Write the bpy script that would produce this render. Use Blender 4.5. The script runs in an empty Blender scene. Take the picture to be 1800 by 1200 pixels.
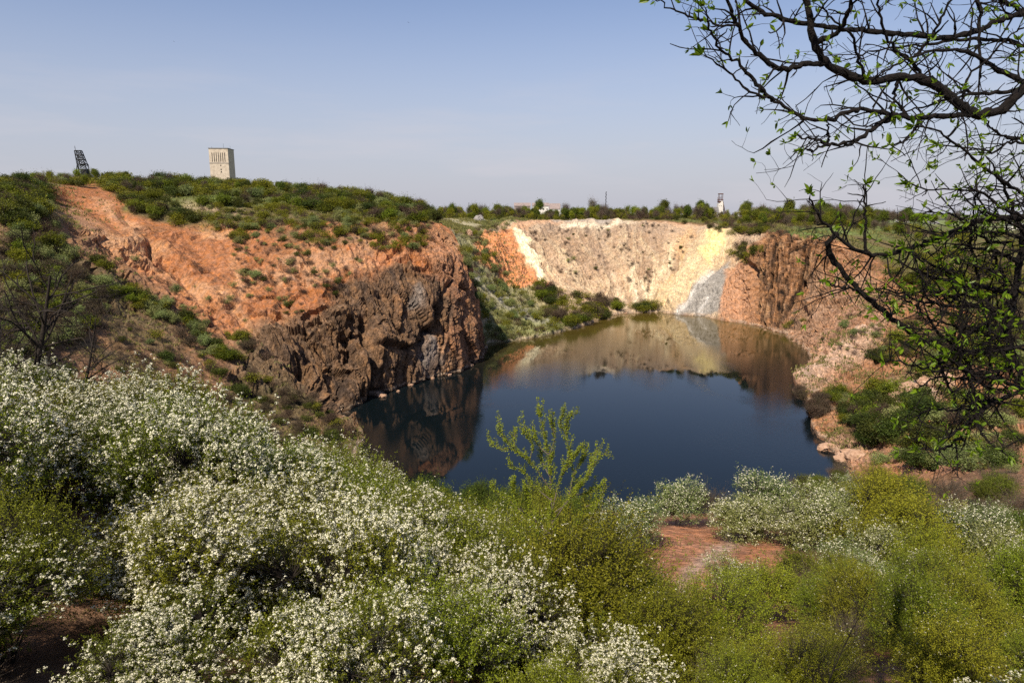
import bpy, math, random
import numpy as np
from mathutils import Vector, Euler

# ------------------------------------------------------------------ camera
F = 1200.0                      # focal length in photo pixels (1800 wide)
CAMZ = 50.0
PITCH = math.radians(10.62)
cam_d = bpy.data.cameras.new('camera')
cam = bpy.data.objects.new('camera', cam_d)
bpy.context.scene.collection.objects.link(cam)
cam_d.sensor_width = 36.0
cam_d.lens = 24.0
cam_d.clip_start = 0.1
cam_d.clip_end = 40000
cam.location = (0, 0, CAMZ)
cam.rotation_euler = (math.pi/2 - PITCH, 0, 0)
SC = bpy.context.scene
SC.camera = cam
COL = SC.collection

# ------------------------------------------------------------------ sun + sky
SUNV = Vector((-0.30, -0.60, 0.76)).normalized()
ELEV = math.asin(SUNV.z)
AZ = math.atan2(SUNV.x, SUNV.y)
sun_d = bpy.data.lights.new('sun', 'SUN')
sun_d.energy = 5.0
sun_d.angle = math.radians(0.5)
sun_d.color = (1.0, 0.90, 0.74)
sun = bpy.data.objects.new('sun', sun_d)
COL.objects.link(sun)
sun.rotation_euler = (-SUNV).to_track_quat('-Z', 'Y').to_euler()
world = bpy.data.worlds.new('World')
SC.world = world
world.use_nodes = True
wn = world.node_tree
wn.nodes.clear()
def wnode(t, **k):
    n = wn.nodes.new(t)
    for a, b in k.items(): setattr(n, a, b)
    return n
sky = wnode('ShaderNodeTexSky', sky_type='NISHITA', sun_disc=False)
sky.sun_elevation = ELEV
sky.sun_rotation = AZ
sky.air_density = 1.0
sky.dust_density = 0.7
sky.ozone_density = 1.6
bg = wnode('ShaderNodeBackground')
bg.inputs['Strength'].default_value = 0.096
out = wnode('ShaderNodeOutputWorld')
# thin real-sky clouds, low over the horizon (by direction)
tc = wnode('ShaderNodeTexCoord')
mp = wnode('ShaderNodeMapping'); mp.inputs['Scale'].default_value = (1.6, 1.6, 11)
nz = wnode('ShaderNodeTexNoise'); nz.inputs['Scale'].default_value = 2.1; nz.inputs['Detail'].default_value = 7; nz.inputs['Roughness'].default_value = .55
rp = wnode('ShaderNodeValToRGB'); rp.color_ramp.elements[0].position = .50; rp.color_ramp.elements[1].position = .80
sep = wnode('ShaderNodeSeparateXYZ')
band = wnode('ShaderNodeMapRange'); band.interpolation_type = 'SMOOTHSTEP'
band.inputs[1].default_value = .24; band.inputs[2].default_value = .06; band.inputs[3].default_value = 0; band.inputs[4].default_value = 1
mul = wnode('ShaderNodeMath', operation='MULTIPLY')
mul2 = wnode('ShaderNodeMath', operation='MULTIPLY'); mul2.inputs[1].default_value = .6
mixc = wnode('ShaderNodeMix', data_type='RGBA'); mixc.inputs[7].default_value = (5.4, 5.2, 5.6, 1)
tint = wnode('ShaderNodeMix', data_type='RGBA', blend_type='MULTIPLY'); tint.inputs[0].default_value = 1
tint.inputs[7].default_value = (1.06, .98, 1.05, 1)
L = wn.links.new
L(tc.outputs['Generated'], mp.inputs[0]); L(mp.outputs[0], nz.inputs['Vector']); L(nz.outputs[0], rp.inputs[0])
L(tc.outputs['Generated'], sep.inputs[0]); L(sep.outputs[2], band.inputs[0])
L(rp.outputs[0], mul.inputs[0]); L(band.outputs[0], mul.inputs[1]); L(mul.outputs[0], mul2.inputs[0])
L(mul2.outputs[0], mixc.inputs[0]); L(sky.outputs[0], tint.inputs[6]); L(tint.outputs[2], mixc.inputs[6])
hz = wnode('ShaderNodeMapRange'); hz.interpolation_type = 'SMOOTHSTEP'
hz.inputs[1].default_value = .34; hz.inputs[2].default_value = -.02; hz.inputs[3].default_value = 0; hz.inputs[4].default_value = .9
hm = wnode('ShaderNodeMix', data_type='RGBA'); hm.inputs[7].default_value = (4.15, 4.25, 4.95, 1)
L(sep.outputs[2], hz.inputs[0]); L(hz.outputs[0], hm.inputs[0]); L(tint.outputs[2], hm.inputs[6]); L(hm.outputs[2], mixc.inputs[6])
L(mixc.outputs[2], bg.inputs[0]); L(bg.outputs[0], out.inputs[0])
SC.view_settings.view_transform = 'Standard'
SC.view_settings.look = 'None'
SC.view_settings.exposure = 0.34
SC.view_settings.gamma = 1
SC.render.resolution_x = 1024; SC.render.resolution_y = 682
SC.render.engine = 'CYCLES'
SC.cycles.max_bounces = 6
SC.cycles.diffuse_bounces = 1
SC.cycles.transmission_bounces = 3
SC.cycles.use_denoising = False
SC.cycles.sample_clamp_indirect = 4

# ------------------------------------------------------------------ helpers
ct, st = math.cos(PITCH), math.sin(PITCH)
def ray(u, v):
    a = (u-900)/F; b = (600-v)/F
    return np.array([a, ct+b*st, -st+b*ct])
def W(u, v, D):
    r = ray(u, v); return np.array([0, 0, CAMZ]) + r*(D/r[1])
def project(P):
    x = P[..., 0]; y = P[..., 1]; z = P[..., 2]-CAMZ
    d = y*ct - z*st; d = np.where(np.abs(d) < .01, .01, d)
    up = y*st + z*ct
    return 900+F*x/d, 600-F*up/d, d

def h3(ix, iy, iz, seed):
    with np.errstate(over='ignore'):
        h = (ix.astype(np.int64)*374761393 + iy.astype(np.int64)*668265263 + iz.astype(np.int64)*2147483647 + seed*974634777) & 0xffffffff
        h = ((h ^ (h >> 13))*1274126177) & 0xffffffff
        h = ((h ^ (h >> 16))*2246822519) & 0xffffffff
        h = h ^ (h >> 15)
    return (h & 0xffffff)/float(0xffffff)
def vn(P, seed=0):
    i = np.floor(P).astype(np.int64); f = P-i; f = f*f*f*(f*(f*6-15)+10)
    x, y, z = i[..., 0], i[..., 1], i[..., 2]; fx, fy, fz = f[..., 0], f[..., 1], f[..., 2]
    r = 0
    for dx in (0, 1):
        for dy in (0, 1):
            for dz in (0, 1):
                w = (fx if dx else 1-fx)*(fy if dy else 1-fy)*(fz if dz else 1-fz)
                r = r + w*h3(x+dx, y+dy, z+dz, seed)
    return r*2-1
def fbm(P, oct=5, seed=0, rough=.5):
    a = 1; s = 0; t = 0
    c, q = math.cos(.7), math.sin(.7)
    for o in range(oct):
        s = s + a*vn(P, seed+o*17); t += a; a *= rough
        P = np.stack([P[..., 0]*c-P[..., 1]*q+5.3, P[..., 0]*q+P[..., 1]*c+1.7, P[..., 2]+9.1], -1)*2.03
    return s/t
def ridged(P, oct=5, seed=0, rough=.55):
    a = 1; s = 0; t = 0
    for o in range(oct):
        s = s + a*(1-np.abs(vn(P, seed+o*13))*2); t += a; a *= rough; P = P*2.07+3.1
    return s/t
def worley(P, seed=0):
    i = np.floor(P).astype(np.int64); f = P-i
    d1 = np.full(P.shape[:-1], 9.); d2 = d1.copy(); idv = np.zeros(P.shape[:-1]); fac = idv.copy()
    for dx in (-1, 0, 1):
        for dy in (-1, 0, 1):
            for dz in (-1, 0, 1):
                a = i[..., 0]+dx; b = i[..., 1]+dy; c = i[..., 2]+dz
                jx = h3(a, b, c, seed); jy = h3(a, b, c, seed+1); jz = h3(a, b, c, seed+2)
                d = (dx+jx-f[..., 0])**2+(dy+jy-f[..., 1])**2+(dz+jz-f[..., 2])**2
                m = d < d1
                d2 = np.where(m, d1, np.minimum(d2, d)); idv = np.where(m, jx, idv); d1 = np.where(m, d, d1)
                fac = np.where(m, (f[..., 0]-dx-jx)*(jy-.5)+(f[..., 1]-dy-jy)*(jz-.5)+(f[..., 2]-dz-jz)*(jx-.5), fac)
    worley.facet = fac*2
    return np.sqrt(d1), np.sqrt(d2), idv
def pchip(t, Y, q):
    """monotone cubic along axis 0"""
    h = np.diff(t); sh = (-1,)+(1,)*(Y.ndim-1); H = h.reshape(sh)
    dl = np.diff(Y, axis=0)/H
    m = np.zeros_like(Y)
    w1 = 2*H[1:]+H[:-1]; w2 = H[1:]+2*H[:-1]
    a, b = dl[:-1], dl[1:]
    with np.errstate(divide='ignore', invalid='ignore'):
        mm = (w1+w2)/(w1/a+w2/b)
    m[1:-1] = np.where(a*b > 0, mm, 0); m[0] = dl[0]; m[-1] = dl[-1]
    m = np.nan_to_num(m)
    k = np.clip(np.searchsorted(t, q, side='right')-1, 0, len(t)-2)
    s = ((q-t[k])/h[k]).reshape(sh); hk = h[k].reshape(sh)
    return ((1+2*s)*(1-s)**2)*Y[k]+s*(1-s)**2*hk*m[k]+s*s*(3-2*s)*Y[k+1]+s*s*(s-1)*hk*m[k+1]
def smooth(x, a, b):
    x = np.clip((x-a)/(b-a), 0, 1); return x*x*(3-2*x)
def seg_dist(U, V, poly):
    d = np.full(U.shape, 1e9)
    for (x0, y0), (x1, y1) in zip(poly[:-1], poly[1:]):
        dx, dy = x1-x0, y1-y0
        t = np.clip(((U-x0)*dx+(V-y0)*dy)/(dx*dx+dy*dy+1e-9), 0, 1)
        d = np.minimum(d, np.hypot(U-x0-t*dx, V-y0-t*dy))
    return d
def poly_sd(U, V, poly):
    """positive inside"""
    ins = np.zeros(U.shape, bool); p = poly+[poly[0]]
    for (x0, y0), (x1, y1) in zip(p[:-1], p[1:]):
        if y0 == y1: continue
        c = ((V < y0) != (V < y1)) & (U < (x1-x0)*(V-y0)/(y1-y0)+x0)
        ins ^= c
    d = seg_dist(U, V, p)
    return np.where(ins, d, -d)

def mesh_np(name, verts, faces, smooth_=False):
    """faces: (n,k) int array"""
    me = bpy.data.meshes.new(name)
    verts = np.asarray(verts, dtype=np.float32); faces = np.asarray(faces, dtype=np.int32)
    n, k = faces.shape
    me.vertices.add(len(verts)); me.vertices.foreach_set('co', verts.ravel())
    me.loops.add(n*k); me.loops.foreach_set('vertex_index', faces.ravel())
    me.polygons.add(n)
    me.polygons.foreach_set('loop_start', np.arange(0, n*k, k, dtype=np.int32))
    me.polygons.foreach_set('loop_total', np.full(n, k, dtype=np.int32))
    me.polygons.foreach_set('use_smooth', np.full(n, bool(smooth_)))
    me.update(calc_edges=True)
    return me
def attr_f(me, name, arr):
    a = me.attributes.new(name, 'FLOAT', 'POINT'); a.data.foreach_set('value', np.asarray(arr, np.float32).ravel())
def attr_c(me, name, arr):
    a = me.color_attributes.new(name, 'FLOAT_COLOR', 'POINT')
    c = np.ones((len(arr), 4), np.float32); c[:, :3] = arr; a.data.foreach_set('color', c.ravel())
def link(name, me, mat=None, parent=None, loc=None):
    o = bpy.data.objects.new(name, me); COL.objects.link(o)
    if mat is not None and me is not None and len(me.materials) == 0: me.materials.append(mat)
    if parent is not None: o.parent = parent
    if loc is not None: o.location = loc
    return o
def empty(name, loc=(0, 0, 0), rz=0):
    o = bpy.data.objects.new(name, None); COL.objects.link(o); o.location = loc; o.rotation_euler = (0, 0, rz)
    o.empty_display_size = .3
    return o
def tag(o, label, cat, group=None, kind=None):
    if label: o['label'] = label
    if cat: o['category'] = cat
    if group: o['group'] = group
    if kind: o['kind'] = kind
    return o

# ------------------------------------------------------------------ materials
def newmat(name):
    m = bpy.data.materials.new(name); m.use_nodes = True
    nt = m.node_tree; nt.nodes.clear()
    o = nt.nodes.new('ShaderNodeOutputMaterial')
    return m, nt, o
def N(nt, t, **k):
    n = nt.nodes.new(t)
    for a, b in k.items(): setattr(n, a, b)
    return n
def leaf_mat(name, c1, c2, trans=.35, rough=.6, rnd=.25):
    m, nt, o = newmat(name); l = nt.links.new
    at = N(nt, 'ShaderNodeAttribute', attribute_name='var')
    oi = N(nt, 'ShaderNodeObjectInfo')
    mx = N(nt, 'ShaderNodeMix', data_type='RGBA'); mx.inputs[6].default_value = (*c1, 1); mx.inputs[7].default_value = (*c2, 1)
    l(at.outputs['Fac'], mx.inputs[0])
    mr = N(nt, 'ShaderNodeMapRange'); mr.inputs[3].default_value = 1-rnd; mr.inputs[4].default_value = 1+rnd
    l(oi.outputs['Random'], mr.inputs[0])
    hs = N(nt, 'ShaderNodeHueSaturation'); l(mr.outputs[0], hs.inputs['Value']); l(mx.outputs[2], hs.inputs['Color'])
    mh = N(nt, 'ShaderNodeMath', operation='MULTIPLY_ADD'); mh.inputs[1].default_value = .05*rnd/.25; mh.inputs[2].default_value = .5-.025*rnd/.25
    wn_ = N(nt, 'ShaderNodeTexWhiteNoise', noise_dimensions='1D'); l(oi.outputs['Random'], wn_.inputs['W']); l(wn_.outputs[0], mh.inputs[0]); l(mh.outputs[0], hs.inputs['Hue'])
    p = N(nt, 'ShaderNodeBsdfPrincipled'); p.inputs['Roughness'].default_value = rough; p.inputs['Specular IOR Level'].default_value = .25
    tr = N(nt, 'ShaderNodeBsdfTranslucent')
    ms = N(nt, 'ShaderNodeMixShader'); ms.inputs[0].default_value = trans
    l(hs.outputs[0], p.inputs['Base Color']); l(hs.outputs[0], tr.inputs[0]); l(p.outputs[0], ms.inputs[1]); l(tr.outputs[0], ms.inputs[2]); l(ms.outputs[0], o.inputs[0])
    return m
def plain(name, c, rough=.8, noise=None, scale=4., bump=0., metallic=0., c2=None, spec=.3):
    m, nt, o = newmat(name); l = nt.links.new
    p = N(nt, 'ShaderNodeBsdfPrincipled'); p.inputs['Roughness'].default_value = rough; p.inputs['Metallic'].default_value = metallic
    p.inputs['Specular IOR Level'].default_value = spec
    t = N(nt, 'ShaderNodeTexCoord'); n = N(nt, 'ShaderNodeTexNoise'); n.inputs['Scale'].default_value = scale; n.inputs['Detail'].default_value = 8
    n.inputs['Roughness'].default_value = .65
    l(t.outputs['Object'], n.inputs['Vector'])
    mx = N(nt, 'ShaderNodeMix', data_type='RGBA')
    if c2 is None: c2 = tuple(x*.6 for x in c)
    mx.inputs[6].default_value = (*c2, 1); mx.inputs[7].default_value = (*c, 1)
    r = N(nt, 'ShaderNodeMapRange'); r.inputs[1].default_value = .35; r.inputs[2].default_value = .65
    l(n.outputs[0], r.inputs[0]); l(r.outputs[0], mx.inputs[0]); l(mx.outputs[2], p.inputs['Base Color'])
    if bump:
        b = N(nt, 'ShaderNodeBump'); b.inputs['Strength'].default_value = bump; b.inputs['Distance'].default_value = .1
        l(n.outputs[0], b.inputs['Height']); l(b.outputs[0], p.inputs['Normal'])
    l(p.outputs[0], o.inputs[0])
    return m

M = {}
M['bark'] = plain('bark', (.035, .026, .020), .9, scale=9, bump=.5)
M['bark_grey'] = plain('bark_grey', (.16, .13, .10), .9, scale=9, bump=.4)
M['bark_dark'] = plain('bark_dark', (.016, .010, .008), .8, scale=26, bump=.8, c2=(.005, .004, .003), spec=.25)
M['green'] = leaf_mat('leaf_green', (.060, .085, .008), (.165, .195, .018))
M['deep'] = leaf_mat('leaf_deep', (.030, .046, .007), (.095, .115, .016))
M['lime'] = leaf_mat('leaf_lime', (.15, .175, .009), (.33, .345, .022), .4)
M['grey'] = leaf_mat('leaf_silver', (.115, .145, .035), (.29, .32, .11), .25)
M['brown'] = leaf_mat('twig_brown', (.055, .038, .022), (.125, .085, .048), .1)
M['bud'] = leaf_mat('leaf_bud', (.12, .20, .01), (.27, .36, .02), .5, .35)
M['fresh'] = leaf_mat('leaf_fresh', (.060, .078, .005), (.235, .255, .014), .35)
M['petal'] = leaf_mat('petal', (.78, .73, .50), (.91, .88, .70), .25, .6, .05)
M['steel'] = plain('dark_steel', (.02, .02, .024), .6, scale=2)
M['rust'] = plain('rusty_steel', (.12, .05, .035), .8, scale=2)

# terrain material
def terrain_mat():
    m, nt, o = newmat('quarry_rock_and_soil'); l = nt.links.new
    col = N(nt, 'ShaderNodeVertexColor', layer_name='Col')
    rk = N(nt, 'ShaderNodeAttribute', attribute_name='rock')
    t = N(nt, 'ShaderNodeTexCoord')
    n1 = N(nt, 'ShaderNodeTexNoise'); n1.inputs['Scale'].default_value = .55; n1.inputs['Detail'].default_value = 12; n1.inputs['Roughness'].default_value = .68
    n2 = N(nt, 'ShaderNodeTexNoise'); n2.inputs['Scale'].default_value = 1.7; n2.inputs['Detail'].default_value = 7; n2.inputs['Roughness'].default_value = .62
    mp = N(nt, 'ShaderNodeMapping'); mp.inputs['Scale'].default_value = (.8, .8, .22)
    vo = N(nt, 'ShaderNodeTexVoronoi', feature='DISTANCE_TO_EDGE'); vo.inputs['Scale'].default_value = .55; vo.inputs['Randomness'].default_value = 1
    wp = N(nt, 'ShaderNodeMix', data_type='VECTOR'); wp.inputs[0].default_value = .35
    l(t.outputs['Object'], n1.inputs['Vector']); l(t.outputs['Object'], n2.inputs['Vector'])
    l(t.outputs['Object'], mp.inputs[0])
    sc = N(nt, 'ShaderNodeVectorMath', operation='MULTIPLY_ADD'); sc.inputs[1].default_value = (2.2, 2.2, 2.2)
    l(n2.outputs['Color'], sc.inputs[0]); l(mp.outputs[0], sc.inputs[2]); l(sc.outputs[0], vo.inputs['Vector'])
    cr = N(nt, 'ShaderNodeMapRange'); cr.inputs[1].default_value = 0; cr.inputs[2].default_value = .05
    l(vo.outputs['Distance'], cr.inputs[0])
    # colour: base * (0.6..1.35) noise, second octave speckle, cracks for rock
    r1 = N(nt, 'ShaderNodeMapRange'); r1.inputs[1].default_value = .3; r1.inputs[2].default_value = .7; r1.inputs[3].default_value = .58; r1.inputs[4].default_value = 1.38
    r2 = N(nt, 'ShaderNodeMapRange'); r2.inputs[1].default_value = .3; r2.inputs[2].default_value = .7; r2.inputs[3].default_value = .55; r2.inputs[4].default_value = 1.4
    l(n1.outputs[0], r1.inputs[0]); l(n2.outputs[0], r2.inputs[0])
    m1 = N(nt, 'ShaderNodeMath', operation='MULTIPLY'); l(r1.outputs[0], m1.inputs[0]); l(r2.outputs[0], m1.inputs[1])
    hs = N(nt, 'ShaderNodeHueSaturation'); l(col.outputs[0], hs.inputs['Color']); l(m1.outputs[0], hs.inputs['Value'])
    ms = N(nt, 'ShaderNodeMapRange'); ms.inputs[1].default_value = .3; ms.inputs[2].default_value = .7; ms.inputs[3].default_value = .78; ms.inputs[4].default_value = 1.12
    l(n1.outputs['Color'], ms.inputs[0]); l(ms.outputs[0], hs.inputs['Saturation'])
    # bumps
    h1 = N(nt, 'ShaderNodeMath', operation='MULTIPLY_ADD'); h1.inputs[1].default_value = 1.0
    l(n2.outputs[0], h1.inputs[0]); l(n1.outputs[0], h1.inputs[2])
    crk = N(nt, 'ShaderNodeMath', operation='MULTIPLY'); l(cr.outputs[0], crk.inputs[0]); l(rk.outputs['Fac'], crk.inputs[1])
    h2 = N(nt, 'ShaderNodeMath', operation='MULTIPLY_ADD'); h2.inputs[1].default_value = .55
    l(crk.outputs[0], h2.inputs[0]); l(h1.outputs[0], h2.inputs[2])
    b = N(nt, 'ShaderNodeBump'); b.inputs['Strength'].default_value = .8; b.inputs['Distance'].default_value = .6
    l(h2.outputs[0], b.inputs['Height'])
    p = N(nt, 'ShaderNodeBsdfPrincipled'); p.inputs['Roughness'].default_value = .93; p.inputs['Specular IOR Level'].default_value = .15
    l(hs.outputs[0], p.inputs['Base Color']); l(b.outputs[0], p.inputs['Normal']); l(p.outputs[0], o.inputs[0])
    return m
M['terrain'] = terrain_mat()

# ------------------------------------------------------------------ terrain: a ring of sections round the pit
def S(shore, *pts):
    """each pt is (u,v,D) in the photo or ('w',x,y,z)"""
    def c(p):
        if p[0] == 'w': return np.array(p[1:], float)
        return W(*p)
    if len(shore) == 3: sh = np.array([shore[1], shore[2], 0.])
    else:
        r = ray(*shore); sh = np.array([0, 0, CAMZ])+r*(-CAMZ/r[2])
    return [sh]+[c(p) for p in pts]
w = 'w'
SEC = [
 # shore, f1, f2, f3, rim, b1, b2, b3
 S((w,-2,98), (w,-1,82,11), (w,-1,67,19.5), (w,-1,55,23.5), (w,-1,38,28.3), (w,-1,20,36.6), (w,-1,8,42.4), (w,-1,-3,49)),
 S((w,-18,102), (w,-30,85,12), (w,-30,66,22), (w,-29,48,29), (w,-25,33,38.0), (w,-19,21,41.3), (w,-12,10,43.6), (w,-10,-6,50)),
 S((w,-28,114), (w,-45,106,10), (w,-62,90,22), (w,-62,70,30), (w,-56,50,38), (w,-46,32,42.5), (w,-36,14,47), (w,-46,-20,55)),
 S((w,-31,130), (w,-58,128,11), (w,-80,116,23), (w,-90,100,32.5), (w,-98,82,39.5), (w,-104,60,46), (w,-112,36,52), (w,-150,0,58)),
 S((w,-33,142), (w,-63,144,12), (w,-90,142,25), (w,-105,138,35), (w,-118,135,42.5), (w,-134,132,50), (w,-152,128,57), (w,-190,120,60)),
 S((w,-35,150), (w,-62,162,13), (w,-88,171,26), (w,-107,178,38), (w,-123,188,47), (w,-141,200,57), (w,-160,215,60), (w,-200,225,57)),
 S((w,-39,159), (530,665,169), (420,590,180), (300,500,196), (190,410,215), (110,355,232), (90,321,246), (60,324,300)),
 S((600,722), (560,650,176), (490,565,186), (405,485,205), (325,405,232), (305,350,262), (300,323,300), (300,326,340)),
 S((655,700), (640,620,186), (600,540,192), (560,470,208), (510,400,235), (480,365,260), (470,335,300), (480,338,345)),
 S((740,668), (735,600,204), (728,530,208), (700,460,222), (660,395,240), (640,368,258), (620,349,290), (630,349,350)),
 S((800,655), (797,590,214), (787,520,217), (765,450,226), (727,392,240), (705,372,256), (690,360,285), (700,365,360)),
 S((849,630), (842,570,237), (829,500,239), (811,440,243), (776,392,250), (755,381,264), (745,375,290), (750,378,370)),
 S((856,606), (w,-17,265,12), (w,-24,271,26), (w,-29,278,38), (w,-33,288,45.5), (w,-36,300,47), (w,-44,330,47.5), (w,-60,400,47)),
 S((900,600), (880,560,285), (858,500,305), (838,450,320), (815,408,335), (800,395,360), (790,387,400), (780,383,470)),
 S((1000,580), (968,555,318), (930,520,335), (893,450,355), (858,405,370), (865,394,400), (870,386,435), (875,381,500)),
 S((1060,560), (1020,530,350), (975,480,372), (935,430,385), (900,393,400), (918,386,425), (925,384,455), (935,380,520)),
 S((1095,551), (1078,520,368), (1055,470,385), (1035,425,398), (1020,388,412), (1022,386,440), (1024,384,470), (1026,380,530)),
 S((1150,549), (1150,515,368), (1145,465,385), (1140,420,398), (1135,388,412), (1138,386,440), (1140,384,470), (1142,380,530)),
 S((1200,553), (1215,500,360), (1235,450,372), (1250,418,382), (1262,401,395), (1270,389,430), (1275,385,460), (1280,380,530)),
 S((1270,562), (1285,520,335), (1300,480,345), (1320,445,355), (1342,412,365), (1360,398,388), (1375,392,430), (1390,384,520)),
 S((1338,575), (1337,520,312), (1339,470,318), (1350,430,322), (1365,411,326), (1395,404,350), (1430,396,400), (1450,385,520)),
 S((1385,592), (1418,552,288), (1436,500,296), (1445,450,302), (1452,419,307), (1480,411,340), (1500,402,400), (1520,388,540)),
 S((1430,630), (1460,580,246), (1500,540,262), (1530,505,280), (1560,475,300), (1600,440,335), (1620,425,400), (1640,394,560)),
 S((1403,672), (1470,632,214), (1530,588,226), (1600,553,242), (1660,525,262), (1720,480,300), (1760,445,380), (1780,405,560)),
 S((1425,712), (1490,690,180), (1560,652,192), (1640,615,212), (1720,570,235), (1800,510,280), (1880,460,370), (1950,410,560)),
 S((1440,765), (1495,738,147), (1580,705,147), (1680,665,152), (1780,620,162), (1900,560,200), (2000,480,300), (w,420,420,32)),
 S((1470,800), (1520,790,132), (1600,770,124), (1700,740,121), (1800,710,124), (1950,640,150), (w,180,180,24), (w,380,230,32)),
 S((w,66,127), (1500,838,115), (1600,825,103), (1720,800,97), (1850,780,97), (w,110,100,19), (w,145,95,25), (w,330,70,34)),
 S((w,55,111), (1420,870,98), (1480,890,81), (1560,895,71), (1690,880,64), (w,62,57,22.5), (w,85,45,29), (w,180,-30,45)),
 S((w,30,100), (w,29,86,10), (1275,905,71), (1295,925,58), (1335,968,47), (1450,1050,36), (w,24,17,37.5), (w,40,-25,50)),
]
NS = len(SEC)
CEN = np.array([30., 205.])
ctrl = []
prev = None
for i, s in enumerate(SEC):
    s = [p.copy() for p in s]
    dv = s[7][:2]-CEN; dv = dv/np.linalg.norm(dv)
    ang = math.atan2(dv[1], dv[0])
    inward = s[0][:2]-CEN
    deep = np.array([*(CEN+inward*.72), -14.]); sk = np.array([*(CEN+inward*.95), -2.5])
    right = smooth(np.array(dv[0]), .0, .75)*smooth(np.array(dv[1]), -.5, .3)
    z1 = 44*(1-right)+22*right
    if dv[0] < -.3: z1 = 52
    far1 = np.array([*(s[7][:2]+dv*900), z1]); far2 = np.array([*(s[7][:2]+dv*4500), 20+8*right]); far3 = np.array([*(s[7][:2]+dv*16000), 34.])
    ctrl.append([deep, sk]+s+[far1, far2, far3])
ctrl = np.array(ctrl)                       # NS x NR x 3
NR = ctrl.shape[1]
ext = np.concatenate([ctrl[-3:], ctrl, ctrl[:4]], 0)
keys = ext[:, 5, :2]*.5+ext[:, 3, :2]*.5
tt = np.concatenate([[0], np.cumsum(np.maximum(6, np.linalg.norm(np.diff(keys, axis=0), axis=1)))])
t0, t1 = tt[3], tt[3+NS]
step_w = np.ones(NS)*.62                    # metres between columns
for i in range(NS):
    if i in (0, 1, 2, 27, 28, 29): step_w[i] = 1.0
    if 5 <= i <= 11: step_w[i] = .42
    if i in (19, 20, 21): step_w[i] = .5
q = []
for i in range(NS):
    a, b = tt[3+i], tt[4+i]; n = max(4, int((b-a)/step_w[i])); q += list(np.linspace(a, b, n, endpoint=False))
q.append(t1); q = np.array(q)
secidx = np.interp(q, tt, np.arange(len(tt))-3.)     # column -> section index
rows = pchip(tt, ext, q)                    # NC x NR x 3
nper = [6, 5, 50, 48, 48, 48, 44, 40, 40, 40, 26, 12]
rp_ = [0.]
for k, n in enumerate(nper): rp_ += list(k+(np.arange(n)+1)/n)
rp_ = np.array(rp_)
G = pchip(np.arange(NR, dtype=float), np.swapaxes(rows, 0, 1), rp_)      # rows x cols x 3
RP = np.repeat(rp_[:, None], G.shape[1], 1); SI = np.repeat(secidx[None, :], G.shape[0], 0)
ARC = np.repeat(q[None, :], G.shape[0], 0)
def normals(G):
    du = np.gradient(G, axis=0); dvv = np.gradient(G, axis=1)
    n = np.cross(dvv, du); n /= (np.linalg.norm(n, axis=-1, keepdims=True)+1e-9)
    return np.where(n[..., 2:3] < 0, -n, n)
NRM = normals(G)
if True:   # periodic seam normal
    m_ = (NRM[:, 0]+NRM[:, -1]); m_ /= np.linalg.norm(m_, axis=-1, keepdims=True)+1e-9; NRM[:, 0] = NRM[:, -1] = m_
U, V, Dp = project(G)
U = np.where(Dp > 1, U, -9999)
def reg(a, b, soft=.4): return smooth(SI, a-soft, a+soft)*(1-smooth(SI, b-soft, b+soft))
rL = reg(4.2, 11.6, .3); rC = reg(11.7, 14.2); rF = reg(13.2, 19.4, .5); rP = reg(18.8, 21.6, .4); rR = reg(19.3, 28); rN = 1-reg(2.5, 27.5, .6)
face = smooth(RP, 1.6, 2.1)*(1-smooth(RP, 5.7, 6.4))
# pixel-space warp noise so painted borders are ragged
wx = fbm(G*.09, 4, 5)*26; wy = fbm(G*.09, 4, 15)*22
far_s = np.clip(200/np.maximum(Dp, 60), .5, 2.2)
Uw = U+wx*far_s; Vw = V+wy*far_s
def pm(poly, soft, R, warp=True):
    d = poly_sd(Uw if warp else U, Vw if warp else V, poly); return smooth(d, -soft, soft)*R
def sm(line, width, R, warp=False):
    d = seg_dist(Uw if warp else U, Vw if warp else V, line); return np.exp(-(d/width)**2)*R

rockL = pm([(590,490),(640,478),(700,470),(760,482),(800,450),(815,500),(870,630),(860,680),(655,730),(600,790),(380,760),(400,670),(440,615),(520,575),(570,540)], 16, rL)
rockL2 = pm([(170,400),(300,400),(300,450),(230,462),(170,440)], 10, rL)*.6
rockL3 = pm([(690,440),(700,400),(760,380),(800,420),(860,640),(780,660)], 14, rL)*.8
rockP = pm([(1330,470),(1350,405),(1470,405),(1460,520),(1430,575),(1335,580)], 10, rP)
rockQ = pm([(1440,480),(1530,480),(1560,560),(1480,620),(1360,600),(1380,560)], 14, reg(20, 23.4))*.6
rockR = pm([(1380,690),(1540,570),(1560,610),(1440,690)], 8, reg(22, 24.4, .3))*.5 + pm([(1430,760),(1560,770),(1520,840),(1440,800)], 8, reg(24.4, 27, .4))*.7
rock = np.clip(rockL+rockL2+rockL3+rockP+rockQ+rockR, 0, 1)

# --- displacement
nearf = np.clip(Dp/120, .25, 1)
disp = fbm(G*.035, 4, 3)*2.6*smooth(RP, 2, 3)*nearf
disp += fbm(G*.16, 5, 9, .6)*1.2*face*nearf
loosef = worley(G*np.array([.16, .16, .3])+fbm(G*.2, 3, 35)[..., None]*.5, 64); disp += (worley.facet*2.2+(loosef[2]-.5)*.7)*rL*face*smooth(fbm(G*.05, 3, 206), -.05, .2)*smooth(Dp, 60, 130)
disp += rN*face*0
wall_ = smooth(U, 600, 670)*smooth(V, 455, 520)*rockL; disp *= 1-.72*wall_
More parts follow.
